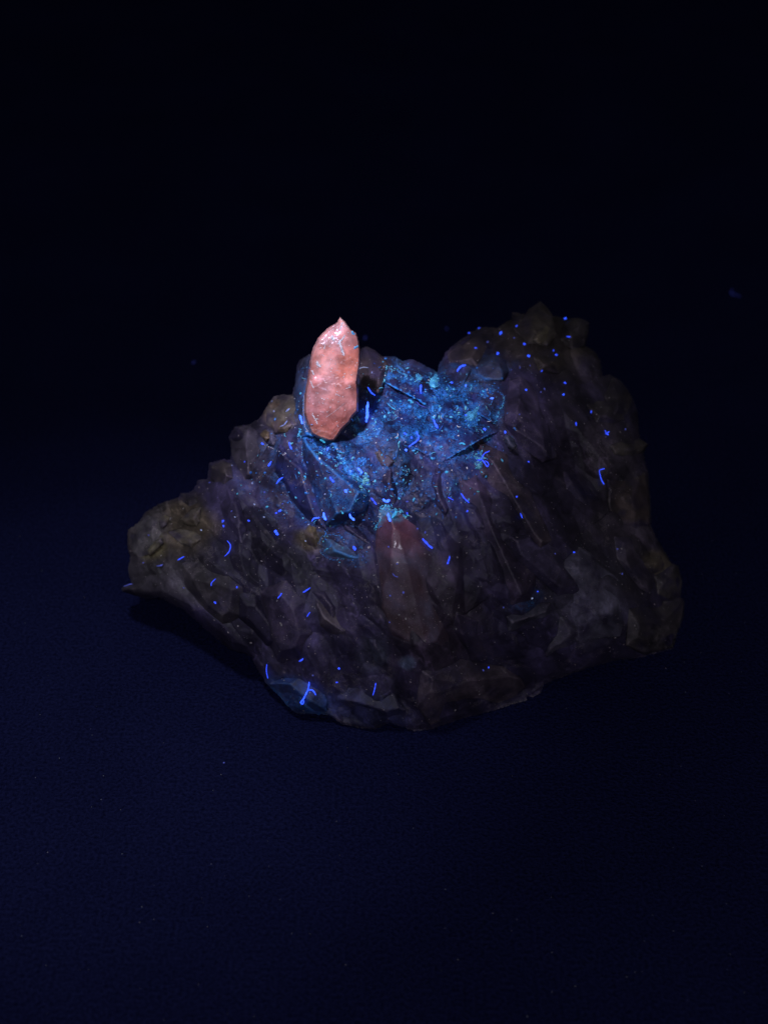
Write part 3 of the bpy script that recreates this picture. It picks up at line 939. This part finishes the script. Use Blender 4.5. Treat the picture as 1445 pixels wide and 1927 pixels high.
def smooth_line(pts, per=7.0):
    pts = np.asarray(pts, float)
    if len(pts) == 1:
        return pts
    q = np.vstack([2 * pts[0] - pts[1], pts, 2 * pts[-1] - pts[-2]])
    out = []
    for i in range(1, len(q) - 2):
        L = np.hypot(*(q[i + 1] - q[i])); k = max(2, int(L / per * 3))
        for j in range(k):
            t = j / k
            out.append(0.5 * ((2 * q[i]) + (-q[i - 1] + q[i + 1]) * t + (2 * q[i - 1] - 5 * q[i] + 4 * q[i + 1] - q[i + 2]) * t * t
                              + (-q[i - 1] + 3 * q[i] - 3 * q[i + 1] + q[i + 2]) * t ** 3))
    out.append(q[-2])
    return np.array(out)


def lay(pts_px, width, lift=0.6):
    """a line drawn over the surface: follows it, never dips below it"""
    s = smooth_line(pts_px)
    if len(s) > 4:
        s = s + np.stack([np.convolve(rng.normal(size=len(s) + 4), np.ones(5) / 5, 'valid') for _ in (0, 1)], 1) * width * 0.30
    hits = [surf(x, y) for x, y in s]
    on = [h[2] for h in hits]
    dep = np.array([(h[0] - CAMPOS) @ FWD for h in hits])
    if any(on):
        dep[~np.array(on)] = np.median(dep[np.array(on)])
    n = len(dep)
    sm = np.array([dep[max(0, i - 3):i + 4].min() for i in range(n)])
    sm = np.array([sm[max(0, i - 2):i + 3].mean() for i in range(n)])
    z = D0 - sm + width * PX * lift
    return P(s[:, 0], s[:, 1], z)


def pebble(c, r, squash, nrm, seed):
    """small rough grain, 20 faces"""
    rr = random.Random(seed)
    t = (1 + 5 ** 0.5) / 2
    ico = np.array([(-1, t, 0), (1, t, 0), (-1, -t, 0), (1, -t, 0), (0, -1, t), (0, 1, t), (0, -1, -t), (0, 1, -t), (t, 0, -1), (t, 0, 1), (-t, 0, -1), (-t, 0, 1)], float)
    ico /= np.linalg.norm(ico[0])
    F = [(0, 11, 5), (0, 5, 1), (0, 1, 7), (0, 7, 10), (0, 10, 11), (1, 5, 9), (5, 11, 4), (11, 10, 2), (10, 7, 6), (7, 1, 8),
         (3, 9, 4), (3, 4, 2), (3, 2, 6), (3, 6, 8), (3, 8, 9), (4, 9, 5), (2, 4, 11), (6, 2, 10), (8, 6, 7), (9, 8, 1)]
    nrm = nrm / np.linalg.norm(nrm)
    a = np.cross(nrm, (0.3, 0.8, 0.5)); a /= np.linalg.norm(a)
    b = np.cross(nrm, a)
    th = rr.uniform(0, 6.28)
    a, b = a * math.cos(th) + b * math.sin(th), b * math.cos(th) - a * math.sin(th)
    e = rr.uniform(0.7, 1.5)
    V = [c + r * rr.uniform(0.75, 1.2) * (v[0] * a * e + v[1] * b / e + v[2] * nrm * squash) for v in ico]
    return V, F


class Bag:
    def __init__(self):
        self.V = []; self.F = []; self.M = []

    def add(self, V, F, m=0):
        o = len(self.V)
        self.V.extend(V)
        self.F.extend([tuple(i + o for i in f) for f in F])
        self.M.extend([m] * len(F))

    def build(self, name, mats, parent=None, smooth=True):
        me_o = make_mesh(name, self.V, self.F, mats, smooth)
        me_o.data.polygons.foreach_set('material_index', self.M)
        if parent is not None:
            me_o.parent = parent
        return me_o


# ------------------------------------------------------------------ specimen: mineral crust built on the surface
CR_MATS = [CYAN, BLUEC, GREENC, PALEC]


def crust_line(pts, width, mat, lumps=1.0, name='crust_ridge', label=None):
    bag = Bag()
    L = lay(pts, width, -0.05)
    s = smooth_line(pts)
    for x, y in s:
        for _ in range(3):
            if random.random() < 0.85 * lumps:
                q, nn, ok = surf(x + random.gauss(0, width * 0.5), y + random.gauss(0, width * 0.5))
                if ok:
                    V, F = pebble(q, width * PX * random.uniform(0.22, 0.6), 0.7, nn, random.random())
                    bag.add(V, F, mat if random.random() < 0.7 else random.choice((0, 1)))
    o = bag.build(name, CR_MATS, specimen)
    o['kind'] = 'stuff'
    if label:
        o['label'] = label
    return o


for pts, w, m in [
    ([(727, 692), (743, 696), (757, 702), (768, 711), (777, 716)], 3.6, 0),
    ([(727, 693), (723, 712), (718, 728), (713, 739)], 1.8, 0),
    ([(948, 746), (945, 764), (938, 775), (934, 786), (930, 796)], 2.4, 0),
    ([(925, 730), (936, 736), (948, 746)], 2.2, 1),
    ([(583, 822), (600, 832), (622, 843), (646, 852)], 3.0, 1),
    ([(575, 822), (590, 834), (606, 848), (620, 858), (632, 868)], 2.6, 1),
    ([(597, 857), (604, 850), (612, 849)], 3.0, 0),
    ([(636, 858), (646, 864), (640, 872), (634, 878)], 3.4, 0),
    ([(560, 822), (564, 812), (566, 806), (563, 818), (567, 824)], 2.6, 0),
    ([(572, 745), (571, 760), (571, 775), (572, 790)], 1.8, 1),
    ([(562, 700), (568, 694), (578, 691), (583, 693)], 1.6, 1),
    ([(571, 826), (569, 850), (570, 872)], 1.6, 1),
    ([(577, 893), (574, 902), (568, 908)], 2.2, 1),
    ([(503, 839), (513, 844), (527, 851), (533, 856), (538, 852)], 1.7, 3),
    ([(531, 819), (536, 820), (540, 828), (543, 848), (536, 856)], 1.3, 3),
    ([(760, 836), (770, 842), (785, 846), (800, 852)], 1.8, 1),
    ([(880, 800), (895, 806), (908, 812)], 2.2, 0),
    ([(884, 838), (890, 848), (886, 860), (878, 862)], 2.0, 0),
    ([(905, 722), (914, 724), (912, 734), (904, 728)], 1.8, 1),
    ([(896, 704), (902, 710), (898, 720), (905, 726)], 1.6, 1),
    ([(736, 756), (742, 764), (748, 772), (748, 784)], 1.3, 3),
    ([(752, 724), (762, 732), (773, 735)], 1.5, 0),
    ([(738, 775), (730, 790), (746, 786), (738, 775)], 1.6, 0),
    ([(756, 880), (762, 886), (770, 884), (766, 894), (758, 892)], 2.0, 0),
    ([(720, 848), (724, 858), (722, 868), (726, 878), (734, 884)], 1.8, 1),
    ([(936, 800), (940, 810), (944, 822), (950, 830)], 1.4, 3),
    ([(957, 818), (966, 825), (972, 838), (968, 848)], 1.2, 3),
    ([(601, 1020), (606, 1010), (622, 1006), (640, 1009), (648, 1015)], 1.8, 1),
    ([(603, 1036), (612, 1047), (626, 1053), (646, 1052)], 1.7, 1),
    ([(978, 690), (990, 692), (1000, 702), (1008, 706)], 0.9, 3),
]:
    crust_line(pts, w, m, 1.0 if w > 1.5 else 0.3)


def rosette(x, y, rx, ry, w, mat, name='crust_rosette', label=None, start=0.0, span=6.28, fill=0):
    bag = Bag()
    ph = random.uniform(0, 6.28)
    for k in range(110 + 3 * fill):
        a = random.uniform(start, start + span)
        if math.sin(2 * a + ph) + 0.6 * math.sin(3 * a - ph) < -0.9:
            continue
        rr = random.gauss(1.0, 0.10 + 0.35 * w / (rx + ry)) if k < 110 else random.uniform(0, 1)
        rr *= 1 + 0.16 * math.sin(2 * a + ph) + 0.10 * math.sin(5 * a + 2 * ph)
        q, nn, ok = surf(x + rx * rr * math.cos(a), y + ry * rr * math.sin(a))
        if ok:
            V, F = pebble(q, PX * min(2.8, random.lognormvariate(0.25, 0.45)), 0.45, nn, random.random())
            bag.add(V, F, mat if random.random() < 0.7 else 1)
    o = bag.build(name, CR_MATS, specimen)
    o['kind'] = 'stuff'
    if label:
        o['label'] = label


rosette(814, 716, 11, 11, 10.5, 0, label='bright cyan crust ring on the upper shelf')
rosette(787, 711, 5, 5, 7.0, 0, fill=16)
rosette(828, 742, 11, 8, 3.6, 1, fill=14)
rosette(686, 910, 7, 10, 9.0, 2, label='sea green crust ring', fill=6)
rosette(681, 868, 7, 7, 3.6, 1, fill=14)
rosette(900, 866, 8, 12, 3.2, 2, fill=26)
rosette(914, 740, 10, 6, 3.2, 1, fill=20)

# crusted plates on the shelf
for poly, lift, m, lab in [
    ([(860, 771), (868, 768), (888, 764), (900, 756), (910, 757), (916, 770), (905, 783), (902, 798), (877, 797), (863, 786)], .07, CYANP, 'cyan crusted plate'),
    ([(801, 712), (808, 703), (820, 701), (829, 709), (830, 722), (822, 732), (810, 731), (802, 723)], .06, CYAN, 'bright cyan crusted knob'),
    ([(779, 709), (786, 702), (795, 706), (796, 716), (788, 721), (780, 717)], .05, CYAN, None),
    ([(655, 893), (668, 886), (682, 894), (692, 904), (694, 918), (680, 916), (664, 908)], .04, CYANP, None),
    ([(893, 858), (906, 852), (916, 858), (914, 872), (900, 876), (892, 868)], .06, GREENC, None),
]:
    crystal('crust_plate', poly, lift - 0.05, .05, 1.4, (0.1, 0.3, 0.4), mat=m, seed=hash(str(poly)) % 90, label=lab, fine=2.2, step=2.0)

# flecks on the upright crystal
bag = Bag()
for pts, w, m in [([(638, 642), (642, 654), (646, 667)], 3.6, 3), ([(649, 632), (643, 640), (637, 647)], 2.6, 3), ([(640, 620), (642, 613), (645, 607)], 2.2, 3),
                  ([(597, 681), (599, 686), (602, 690)], 3.6, 3), ([(588, 698), (590, 705)], 2.6, 3), ([(585, 718), (588, 726), (591, 730)], 2.2, 3),
                  ([(668, 655), (673, 651)], 4.0, 0), ([(662, 624), (666, 629)], 4.0, 0), ([(614, 785), (630, 774), (648, 759)], 0.8, 3),
                  ([(572, 745), (571, 775), (573, 800), (580, 812)], 1.2, 3), ([(652, 731), (660, 728)], 1.6, 3), ([(632, 741), (640, 745)], 1.2, 3),
                  ([(588, 780), (594, 790), (597, 797)], 2.2, 3), ([(625, 634), (629, 640)], 4.2, 3), ([(612, 650), (610, 656)], 2.2, 3)]:
    for x, y in smooth_line(pts, 3.0):
        for _ in range(3):
            q, nn, ok = surf(x + random.gauss(0, w * 0.25), y + random.gauss(0, w * 0.25))
            if ok:
                V, F = pebble(q, w * PX * random.uniform(0.22, 0.5), 0.45, nn, random.random())
                bag.add(V, F, m)
for k in range(110):
    x = random.uniform(580, 675); y = random.uniform(612, 815)
    q, nn, ok = surf(x, y)
    if ok and inside(np.array([(x, y)]), np.array(UPRIGHT))[0]:
        V, F = pebble(q, PX * random.uniform(0.4, 1.3), 0.4, nn, k)
        bag.add(V, F, 3)
o = bag.build('pale_flecks', CR_MATS, upright)
o['kind'] = 'stuff'

# crusty tip of the half-buried crystal
bag = Bag()
for pts, w, m in [([(713, 962), (720, 954), (729, 953), (740, 957), (752, 963), (764, 973)], 5.0, 0), ([(757, 970), (766, 975)], 5.5, 2), ([(709, 986), (706, 998)], 4.0, 0),
                  ([(724, 958), (734, 962), (746, 966)], 4.0, 1), ([(714, 966), (714, 980)], 5.0, 3)]:
    for x, y in smooth_line(pts, 3.0):
        for _ in range(1):
            q, nn, ok = surf(x + random.gauss(0, w * 0.35), y + random.gauss(0, w * 0.35))
            if ok:
                V, F = pebble(q, PX * min(2.8, random.lognormvariate(0.2, 0.45)), 0.5, nn, random.random())
                bag.add(V, F, m if random.random() < 0.7 else 0)
o = bag.build('crust_cap', CR_MATS, buried)
o['kind'] = 'stuff'

# grains scattered over the coated zones
bag = Bag()
cand = np.stack([rng.uniform(420, 980, 24000), rng.uniform(660, 1070, 24000)], 1)
cmv = crust_mask(cand) * (0.5 + 1.2 * np.clip(fbm(cand[:, 0] / 26, cand[:, 1] / 26, 4000) + 0.15, 0, 1))
sel = cand[rng.uniform(size=len(cand)) < cmv * 0.2]
upoly = np.array(UPRIGHT)
sel = sel[~inside(sel, upoly)]
for k, (x, y) in enumerate(sel[:4200]):
    q, nn, ok = surf(x, y)
    if not ok:
        continue
    m = random.choices((0, 1, 2, 3), (5, 7, 1, 1))[0]
    if random.random() < 0.92:
        V, F = pebble(q, PX * min(3.4, random.lognormvariate(0.05, 0.6)), 0.7, nn, k)
        bag.add(V, F, m)
    else:
        a = random.uniform(0, 6.28); L = random.uniform(4, 12); c = random.uniform(-1.2, 1.2)
        w = random.uniform(1.0, 1.9)
        pts = [(x, y), (x + L * .5 * math.cos(a), y + L * .5 * math.sin(a)), (x + L * .5 * math.cos(a) + L * .5 * math.cos(a + c), y + L * .5 * math.sin(a) + L * .5 * math.sin(a + c))]
        V, F = tube(lay(pts, w, 0.2), w * PX * 0.5, 5, 0.3)
        bag.add(V, F, m)
o = bag.build('crust_grains', CR_MATS, specimen)
o['kind'] = 'stuff'

# chips of the rock itself, all over; their pale colour also stands in for glints
bag = Bag()
cand = np.stack([rng.uniform(240, 1280, 2600), rng.uniform(600, 1360, 2600)], 1)
cand = cand[inside(cand, np.array(OUTLINE, float))]
cand = cand[~inside(cand, upoly)]
CHIP = crust_material('pale_glint_chip', (0.16, 0.14, 0.14), (0.50, 0.45, 0.45))
for k, (x, y) in enumerate(cand):
    q, nn, ok = surf(x, y)
    if ok:
        V, F = pebble(q, PX * random.lognormvariate(-0.4, 0.5), 0.5, nn, 90000 + k)
        bag.add(V, F, 0)
o = bag.build('rock_chips', [CHIP], specimen, False)
o['kind'] = 'stuff'

# ------------------------------------------------------------------ lint and dust lying on the specimen
ON = 'lint caught on the mineral specimen'


def fibre(label, lines, width, kind, name='lint_fibre', cat='lint fibre', group=ON):
    bag = Bag()
    if not isinstance(lines[0][0], (tuple, list)):
        lines = [lines]
    for ln in lines:
        V, F = tube(lay(ln, width, 0.6), width * PX * random.uniform(0.38, 0.54), 7, 0.3)
        bag.add(V, F, 0)
    V = np.array(bag.V)
    loc = np.array([V[:, 0].mean(), V[:, 1].mean(), V[:, 2].min()])
    o = make_mesh(name, V, bag.F, GLOW[kind], True, None, None, loc)
    o['label'] = label; o['category'] = cat; o['group'] = group
    return o


def speck(label, x, y, size, kind, group, name='dust_speck', cat='dust speck'):
    q, nn, ok = surf(x, y)
    for t in range(1, 9):
        if ok or 'table' in label:
            break
        x += (760 - x) * 0.008; y += (950 - y) * 0.008
        q, nn, ok = surf(x, y)
    r = size * PX * 0.5
    a = random.uniform(0, 3.14)
    V = []; F = []
    bag = Bag()
    v, f = pebble(q - FWD * r * 0.5, r, 0.8, -FWD, random.random())
    bag.add(v, f)
    ex = size * random.uniform(0.3, 0.7)
    z = D0 - (q - CAMPOS) @ FWD + r * 0.5 / 1.0
    ln = P(np.array([x - ex * math.cos(a), x, x + ex * math.cos(a)]), np.array([y - ex * math.sin(a), y + random.uniform(-.6, .6), y + ex * math.sin(a)]), np.full(3, z))
    v, f = tube(ln, r * 0.62, 6, 0.2)
    bag.add(v, f)
    V = np.array(bag.V)
    loc = np.array([V[:, 0].mean(), V[:, 1].mean(), V[:, 2].min()])
    if not ok:
        V[:, 2] += max(0.0, 0.002 - V[:, 2].min())
    o = make_mesh(name, V, bag.F, GLOW[kind], True, None, None, loc)
    o['label'] = label; o['category'] = cat; o['group'] = group
    return o


FIBRES = [
    ('thick bright blue fibre standing just right of the upright pink crystal', [(692.5, 758), (691, 775), (689.3, 794)], 5.2, 'hot'),
    ('bright blue fibre at the lower left edge of the upright pink crystal', [(564.5, 782), (567, 790), (569.8, 799)], 5.0, 'hot'),
    ('thin violet hair sticking out right of the upright pink crystal', [(676, 694), (684, 691), (693.5, 692)], 1.6, 'pale'),
    ('hooked blue fibre at the foot of the dark brown block', [(692, 728), (698, 738), (706, 743)], 2.4, 'blue'),
    ('thin aqua hair on the left of the blue shelf', [(728.8, 758), (735, 765.6), (744, 771)], 1.8, 'aqua'),
    ('short cyan fibre in the middle of the blue shelf', [(767, 752), (772, 753), (774, 758)], 4.0, 'aqua'),
    ('blue fibre beneath the bright cyan crust ring', [(793, 724), (792, 731), (793, 742)], 4.0, 'blue'),
    ('dim lavender hair crossing the middle of the blue shelf', [(783, 755), (790, 762), (802.5, 767)], 1.5, 'dim'),
    ('slanting blue fibre on the lower middle of the blue shelf', [(816, 789), (819, 797), (824, 805)], 4.0, 'blue'),
    ('long kinked blue fibre at the lower edge of the blue shelf', [(784, 812), (788, 824), (782, 831), (769, 841)], 2.6, 'blue'),
    ('bright curved blue fibre on the brown block left of the right peak', [(859.6, 699), (866, 690), (876, 687)], 3.4, 'blue'),
    ('flat cyan fibre at the lower right of the blue shelf', [(864, 836), (869, 834), (875, 837)], 3.2, 'aqua'),
    ('tangled blue fibre with a loop on the long brown ridge', [[(921, 848), (911, 855), (906, 864), (898, 866)], [(906, 864), (911, 870), (916, 878), (918, 871), (912, 866)]], 2.8, 'mid'),
    ('short bright blue fibre left of the blue coated slab', [(544, 831), (546, 838), (549.5, 845)], 4.0, 'blue'),
    ('flat bright blue fibre under the base of the upright pink crystal', [(602, 827), (607, 829), (612, 833)], 4.4, 'aqua'),
    ('thick bright blue fibre beside the sea green crust ring', [(672, 882), (677, 886), (682, 891)], 5.0, 'hot'),
    ('blue fibre lying across the middle of the blue coated slab', [(621, 898), (624, 902), (628, 907)], 4.0, 'blue'),
    ('bright blue fibre at the lower tip of the blue coated slab', [(609, 965), (610.5, 971), (614.5, 979)], 4.6, 'hot'),
    ('bent blue fibre reaching left from the tip of the blue coated slab', [(586.5, 981), (591.5, 976), (602, 974.5)], 3.0, 'blue'),
    ('bright blue fibre left of the half-buried crystal, above the pale crystal', [(659, 966), (661, 972), (665.5, 979)], 4.6, 'hot'),
    ('slanting blue fibre just above the tip of the half-buried crystal', [(698, 937), (703, 943), (709, 950)], 3.4, 'mid'),
    ('smile shaped bright blue fibre above the tip of the half-buried crystal', [(721, 940), (727, 944), (734, 939.5)], 4.8, 'hot'),
    ('bright blue fibre on the tip of the half-buried crystal', [(731, 965), (732, 973), (734.5, 982)], 4.6, 'hot'),
    ('slanted paler blue fibre on the tip of the half-buried crystal', [(746, 963), (742, 968), (738, 975)], 4.2, 'aqua'),
    ('blue fibre on the right edge of the half-buried crystal', [(795, 1014), (803, 1022), (813, 1032)], 3.8, 'mid'),
    ('small crooked blue fibre right of the half-buried crystal', [(846, 1046), (844, 1054), (841, 1061)], 3.0, 'mid'),
    ('faint violet hair on the body of the half-buried crystal', [(738.6, 1079), (743, 1084), (749, 1086)], 1.8, 'dim'),
    ('short slanting blue fibre on the brown ochre crystal', [(538, 775), (546, 768.7)], 2.8, 'pale'),
    ('curved whitish fibre on the golden facet', [(527.5, 803.5), (535, 800), (541, 792)], 2.2, 'pale'),
    ('short blue fibre leaning right on the left shoulder', [(511, 868), (504, 877)], 3.8, 'blue'),
    ('long bright blue fibre on the left shoulder', [(532.6, 898), (525, 903), (519.5, 910)], 3.2, 'blue'),
    ('bright stubby blue fibre low on the left shoulder', [(518, 998), (520, 1002), (523, 1007)], 5.2, 'blue'),
    ('long curved blue fibre at the root of the left arm', [(428, 1017), (434, 1026), (432, 1038), (423, 1047)], 2.2, 'mid'),
    ('blue fibre in the middle of the left arm', [(347, 1047), (341, 1050), (335, 1054)], 2.8, 'mid'),
    ('flat blue fibre on the outer left arm', [(295, 1065), (301, 1065), (306, 1062)], 2.8, 'dim'),
    ('whitish fibre on the pale tip of the left arm', [(250, 1099), (242, 1101), (234, 1103)], 2.4, 'dim'),
    ('curved blue fibre under the left arm', [(406, 1089), (399, 1096), (397.6, 1103)], 2.2, 'mid'),
    ('slanting blue fibre on the dark face below the left shoulder', [(531, 1117), (522, 1126)], 3.0, 'mid'),
    ('dim long blue fibre above the triangular brown facet', [(584, 1107), (577, 1112), (570, 1115)], 2.4, 'mid'),
    ('dim short fibre left of the triangular brown facet', [(584, 1153), (578, 1161)], 2.0, 'mid'),
    ('small bent blue fibre above the bluish foot', [(571, 1239), (567, 1243), (562, 1245)], 2.8, 'mid'),
    ('upright wavy blue fibre at the left edge of the bluish foot', [(503, 1250), (502, 1261), (504.6, 1277)], 2.2, 'mid'),
    ('branching blue fibre with a loop on the bluish foot', [[(595, 1308), (590, 1300), (579, 1300), (571, 1316), (566, 1322), (570, 1325), (572, 1319)], [(579, 1300), (581, 1292), (581, 1283)]], 2.6, 'blue'),
    ('thin upright violet fibre at the bottom of the specimen', [(707, 1285), (705, 1296), (702, 1308)], 2.0, 'mid'),
    ('long hooked blue fibre on the right edge slab', [(1137, 882), (1127, 885), (1130, 898), (1136, 912)], 2.4, 'mid'),
    ('long slanting blue fibre on the dark face right of centre', [(867, 929), (872, 937), (882, 946)], 3.0, 'mid'),
    ('short dim blue fibre left of a longer one, right of centre', [(843, 935), (853, 941)], 2.2, 'mid'),
    ('small hooked blue fibre on the dark right face', [(979, 966), (982, 975)], 2.2, 'mid'),
    ('flat blue fibre on the blunt block of the right peak', [(1065, 633), (1073, 634)], 3.0, 'mid'),
    ('clump of blue fibres on the right flank', [[(1138, 809), (1141, 816), (1145, 819)], [(1146, 812), (1139, 817)]], 3.0, 'mid'),
    ('upright short blue fibre on the right flank', [(1083, 794), (1084, 801)], 3.0, 'mid'),
]
for lab, ln, w, k in FIBRES:
    fibre(lab, ln, w, k)

SPECKS = [
    ('on the right peak', 'specks on the right peak', [
        (885, 622, 5, 'mid'), (902, 615, 4, 'mid'), (942, 627.5, 6.5, 'blue'), (972, 614, 5.5, 'mid'), (986, 647.5, 5.5, 'mid'), (1062.5, 600, 5.5, 'blue'),
        (936, 666, 6.5, 'blue'), (895, 655, 4.5, 'mid'), (994, 670, 5.5, 'blue'), (1041, 660, 3.5, 'mid'), (1046, 668, 5, 'mid')]),
    ('on the right peak', 'faint specks on the right peak', [
        (917, 644, 4, 'dim'), (967, 636, 3, 'dim'), (962, 696, 2.5, 'dim'), (978, 692, 3, 'dim'), (1024, 732, 3.5, 'dim'), (1017, 738, 3, 'dim'), (997, 688, 2.5, 'dim')]),
    ('on the right flank', 'specks on the right flank', [
        (1019, 698, 3.5, 'mid'), (1062.5, 720.5, 4.5, 'mid'), (1059.6, 743, 4, 'blue'), (989, 734, 4, 'blue'), (1112, 775, 4, 'mid'), (1176, 808, 4, 'dim'),
        (994, 869, 3.5, 'mid'), (971.5, 935, 4, 'mid'), (879, 962, 4, 'mid'), (1080, 1040, 4.5, 'mid'), (977, 780, 3, 'dim')]),
    ('on the lower right', 'specks on the lower right', [
        (1161, 1033, 3, 'dim'), (1170, 1080, 3, 'dim'), (1011, 1113, 3, 'mid'), (1000, 1126, 4, 'pale'), (947, 1143, 3, 'dim'), (909, 1261, 3.5, 'dim'), (919, 1256, 3.5, 'mid'),
        (1044, 1042, 2.5, 'dim')]),
    ('on the blue crusted shelf', 'specks on the blue shelf', [
        (762, 816, 5, 'blue'), (774, 824, 4.5, 'blue'), (764, 847, 5, 'hot'), (876, 726, 5, 'hot'), (850, 720, 5.5, 'blue'), (908, 737, 5, 'aqua'), (925, 750, 6, 'hot'),
        (877, 782, 5, 'blue'), (911, 808, 5.5, 'blue'), (950, 813, 5, 'blue'), (847, 745, 3, 'pale'), (700, 701, 3, 'pale'), (840, 888, 4.5, 'aqua'), (753, 755, 3, 'aqua'),
        (823, 929, 3, 'pale'), (751, 938, 4, 'aqua'), (729, 828, 3.5, 'aqua'), (747, 824, 4, 'aqua')]),
    ('on or beside the blue coated slab', 'specks on the coated slab', [
        (617, 845, 6, 'hot'), (659.6, 887, 5.5, 'hot'), (651, 924, 6.5, 'hot'), (612, 929.6, 3.5, 'pale'), (580.7, 987, 3.5, 'pale'), (644.6, 965, 4, 'aqua'), (708, 888, 3, 'aqua'),
        (612, 900, 4, 'aqua'), (565, 813, 5, 'aqua'), (574, 897, 4, 'aqua'), (766, 944, 4.5, 'dim'), (766, 966, 4, 'mid')]),
    ('bright round blue dust speck on the pale blue grey crystal', None, [(667, 1031.7, 6.5, 'blue')]),
    ('on the left shoulder', 'specks on the left shoulder', [
        (512, 755, 3, 'pale'), (516, 774, 4, 'pale'), (494, 835, 5, 'blue'), (436.7, 876, 3, 'pale'), (460.7, 869, 3, 'mid'), (526.8, 961, 5, 'blue'), (520, 965.5, 4, 'mid'),
        (468.7, 980, 4.5, 'mid'), (497, 973, 3.5, 'pale'), (442.5, 973, 3, 'pale'), (436, 962, 3, 'dim'), (475, 909.6, 3.5, 'pale'), (479, 949, 3.5, 'pale'), (498, 926, 4, 'dim'),
        (532, 948, 3, 'dim'), (420, 981, 5, 'mid'), (421, 990, 5, 'mid'), (575, 1018, 3, 'pale'), (395, 908, 3.5, 'dim'), (683, 1047, 3, 'dim')]),
    ('on the left arm', 'specks on the left arm', [
        (379, 997.6, 4, 'pale'), (280, 1007, 2.5, 'dim'), (270, 1059, 2.5, 'dim'), (346, 1106, 2.5, 'dim'), (446, 1105, 3.5, 'mid'), (405, 1134, 4.5, 'mid')]),
    ('near the bottom of the specimen', 'specks near the bottom', [
        (638, 1258, 4, 'mid'), (634, 1284, 4, 'mid'), (589, 1271, 3.5, 'dim'), (733, 1171, 2.5, 'dim')]),
    ('on the half-buried pink crystal', 'specks on the half-buried crystal', [
        (731, 1029, 4, 'dim'), (747, 1061, 3, 'dim'), (785, 995, 4, 'dim'), (800, 1002, 4, 'dim'), (734, 1121, 3, 'dim'), (759, 1115, 4, 'dim')]),
    ('small violet speck near the base of the upright pink crystal', None, [(587, 799, 3.5, 'pale')]),
    ('single small blue speck on the dark table below the specimen', None, [(422, 1436, 3.5, 'dim')]),
    ('faint blurred blue speck on the table behind the left shoulder', None, [(365, 684, 6, 'faint')]),
    ('faint blurred blue speck on the table right of the upright crystal tip', None, [(687, 638, 7, 'faint')]),
    ('very faint blurred speck on the table left of the right peak', None, [(840, 620, 6, 'faint')]),
]
HUE = {'hot': 'bright blue', 'blue': 'clear blue', 'mid': 'soft blue', 'dim': 'dim violet', 'pale': 'pale whitish', 'aqua': 'aqua', 'faint': 'faint'}
NTH = ['leftmost', 'second', 'third', 'fourth', 'fifth', 'sixth', 'seventh', 'eighth', 'ninth', 'tenth', 'eleventh', 'twelfth']
byplace = {}
for lab, grp, items in SPECKS:
    for x, y, s, k in items:
        if grp is None:
            speck(lab, x, y, s, k, ON)
        else:
            byplace.setdefault((lab, k), []).append((x, y, s, grp))
for (place, k), items in byplace.items():
    items.sort()
    for i, (x, y, s, grp) in enumerate(items):
        lab = f'{HUE[k]} dust speck {place}'
        if len(items) == 1:
            lab = 'only ' + lab
        elif i == 0:
            lab = 'leftmost ' + lab
        else:
            lab += ', ' + NTH[i] + ' from the left'
        speck(lab, x, y, s, k, grp)

# a curl of lint on the table, far right
fibre('faint blurred curl of blue lint on the table at the far right', [[(1378, 545), (1374, 550), (1379, 555), (1385, 554)], [(1386, 555), (1392, 558)]],
      3.6, 'faint')

# dust on the table
bag = Bag()
for k in range(150):
    x = random.uniform(0, 1445); y = random.uniform(1000, 1927)
    q, nn, ok = surf(x, y)
    if ok:
        continue
    r = PX * random.uniform(0.3, 0.9)
    V, F = pebble(q + np.array((0, 0, r * 0.4)), r, 0.6, np.array((0, 0, 1.0)), 5000 + k)
    bag.add(V, F, 0)
o = bag.build('table_dust', [crust_material('grey_dust', (0.25, 0.25, 0.30), (0.5, 0.5, 0.55))], None, False)
o['kind'] = 'stuff'
o['label'] = 'sparse pale dust grains on the dark table'
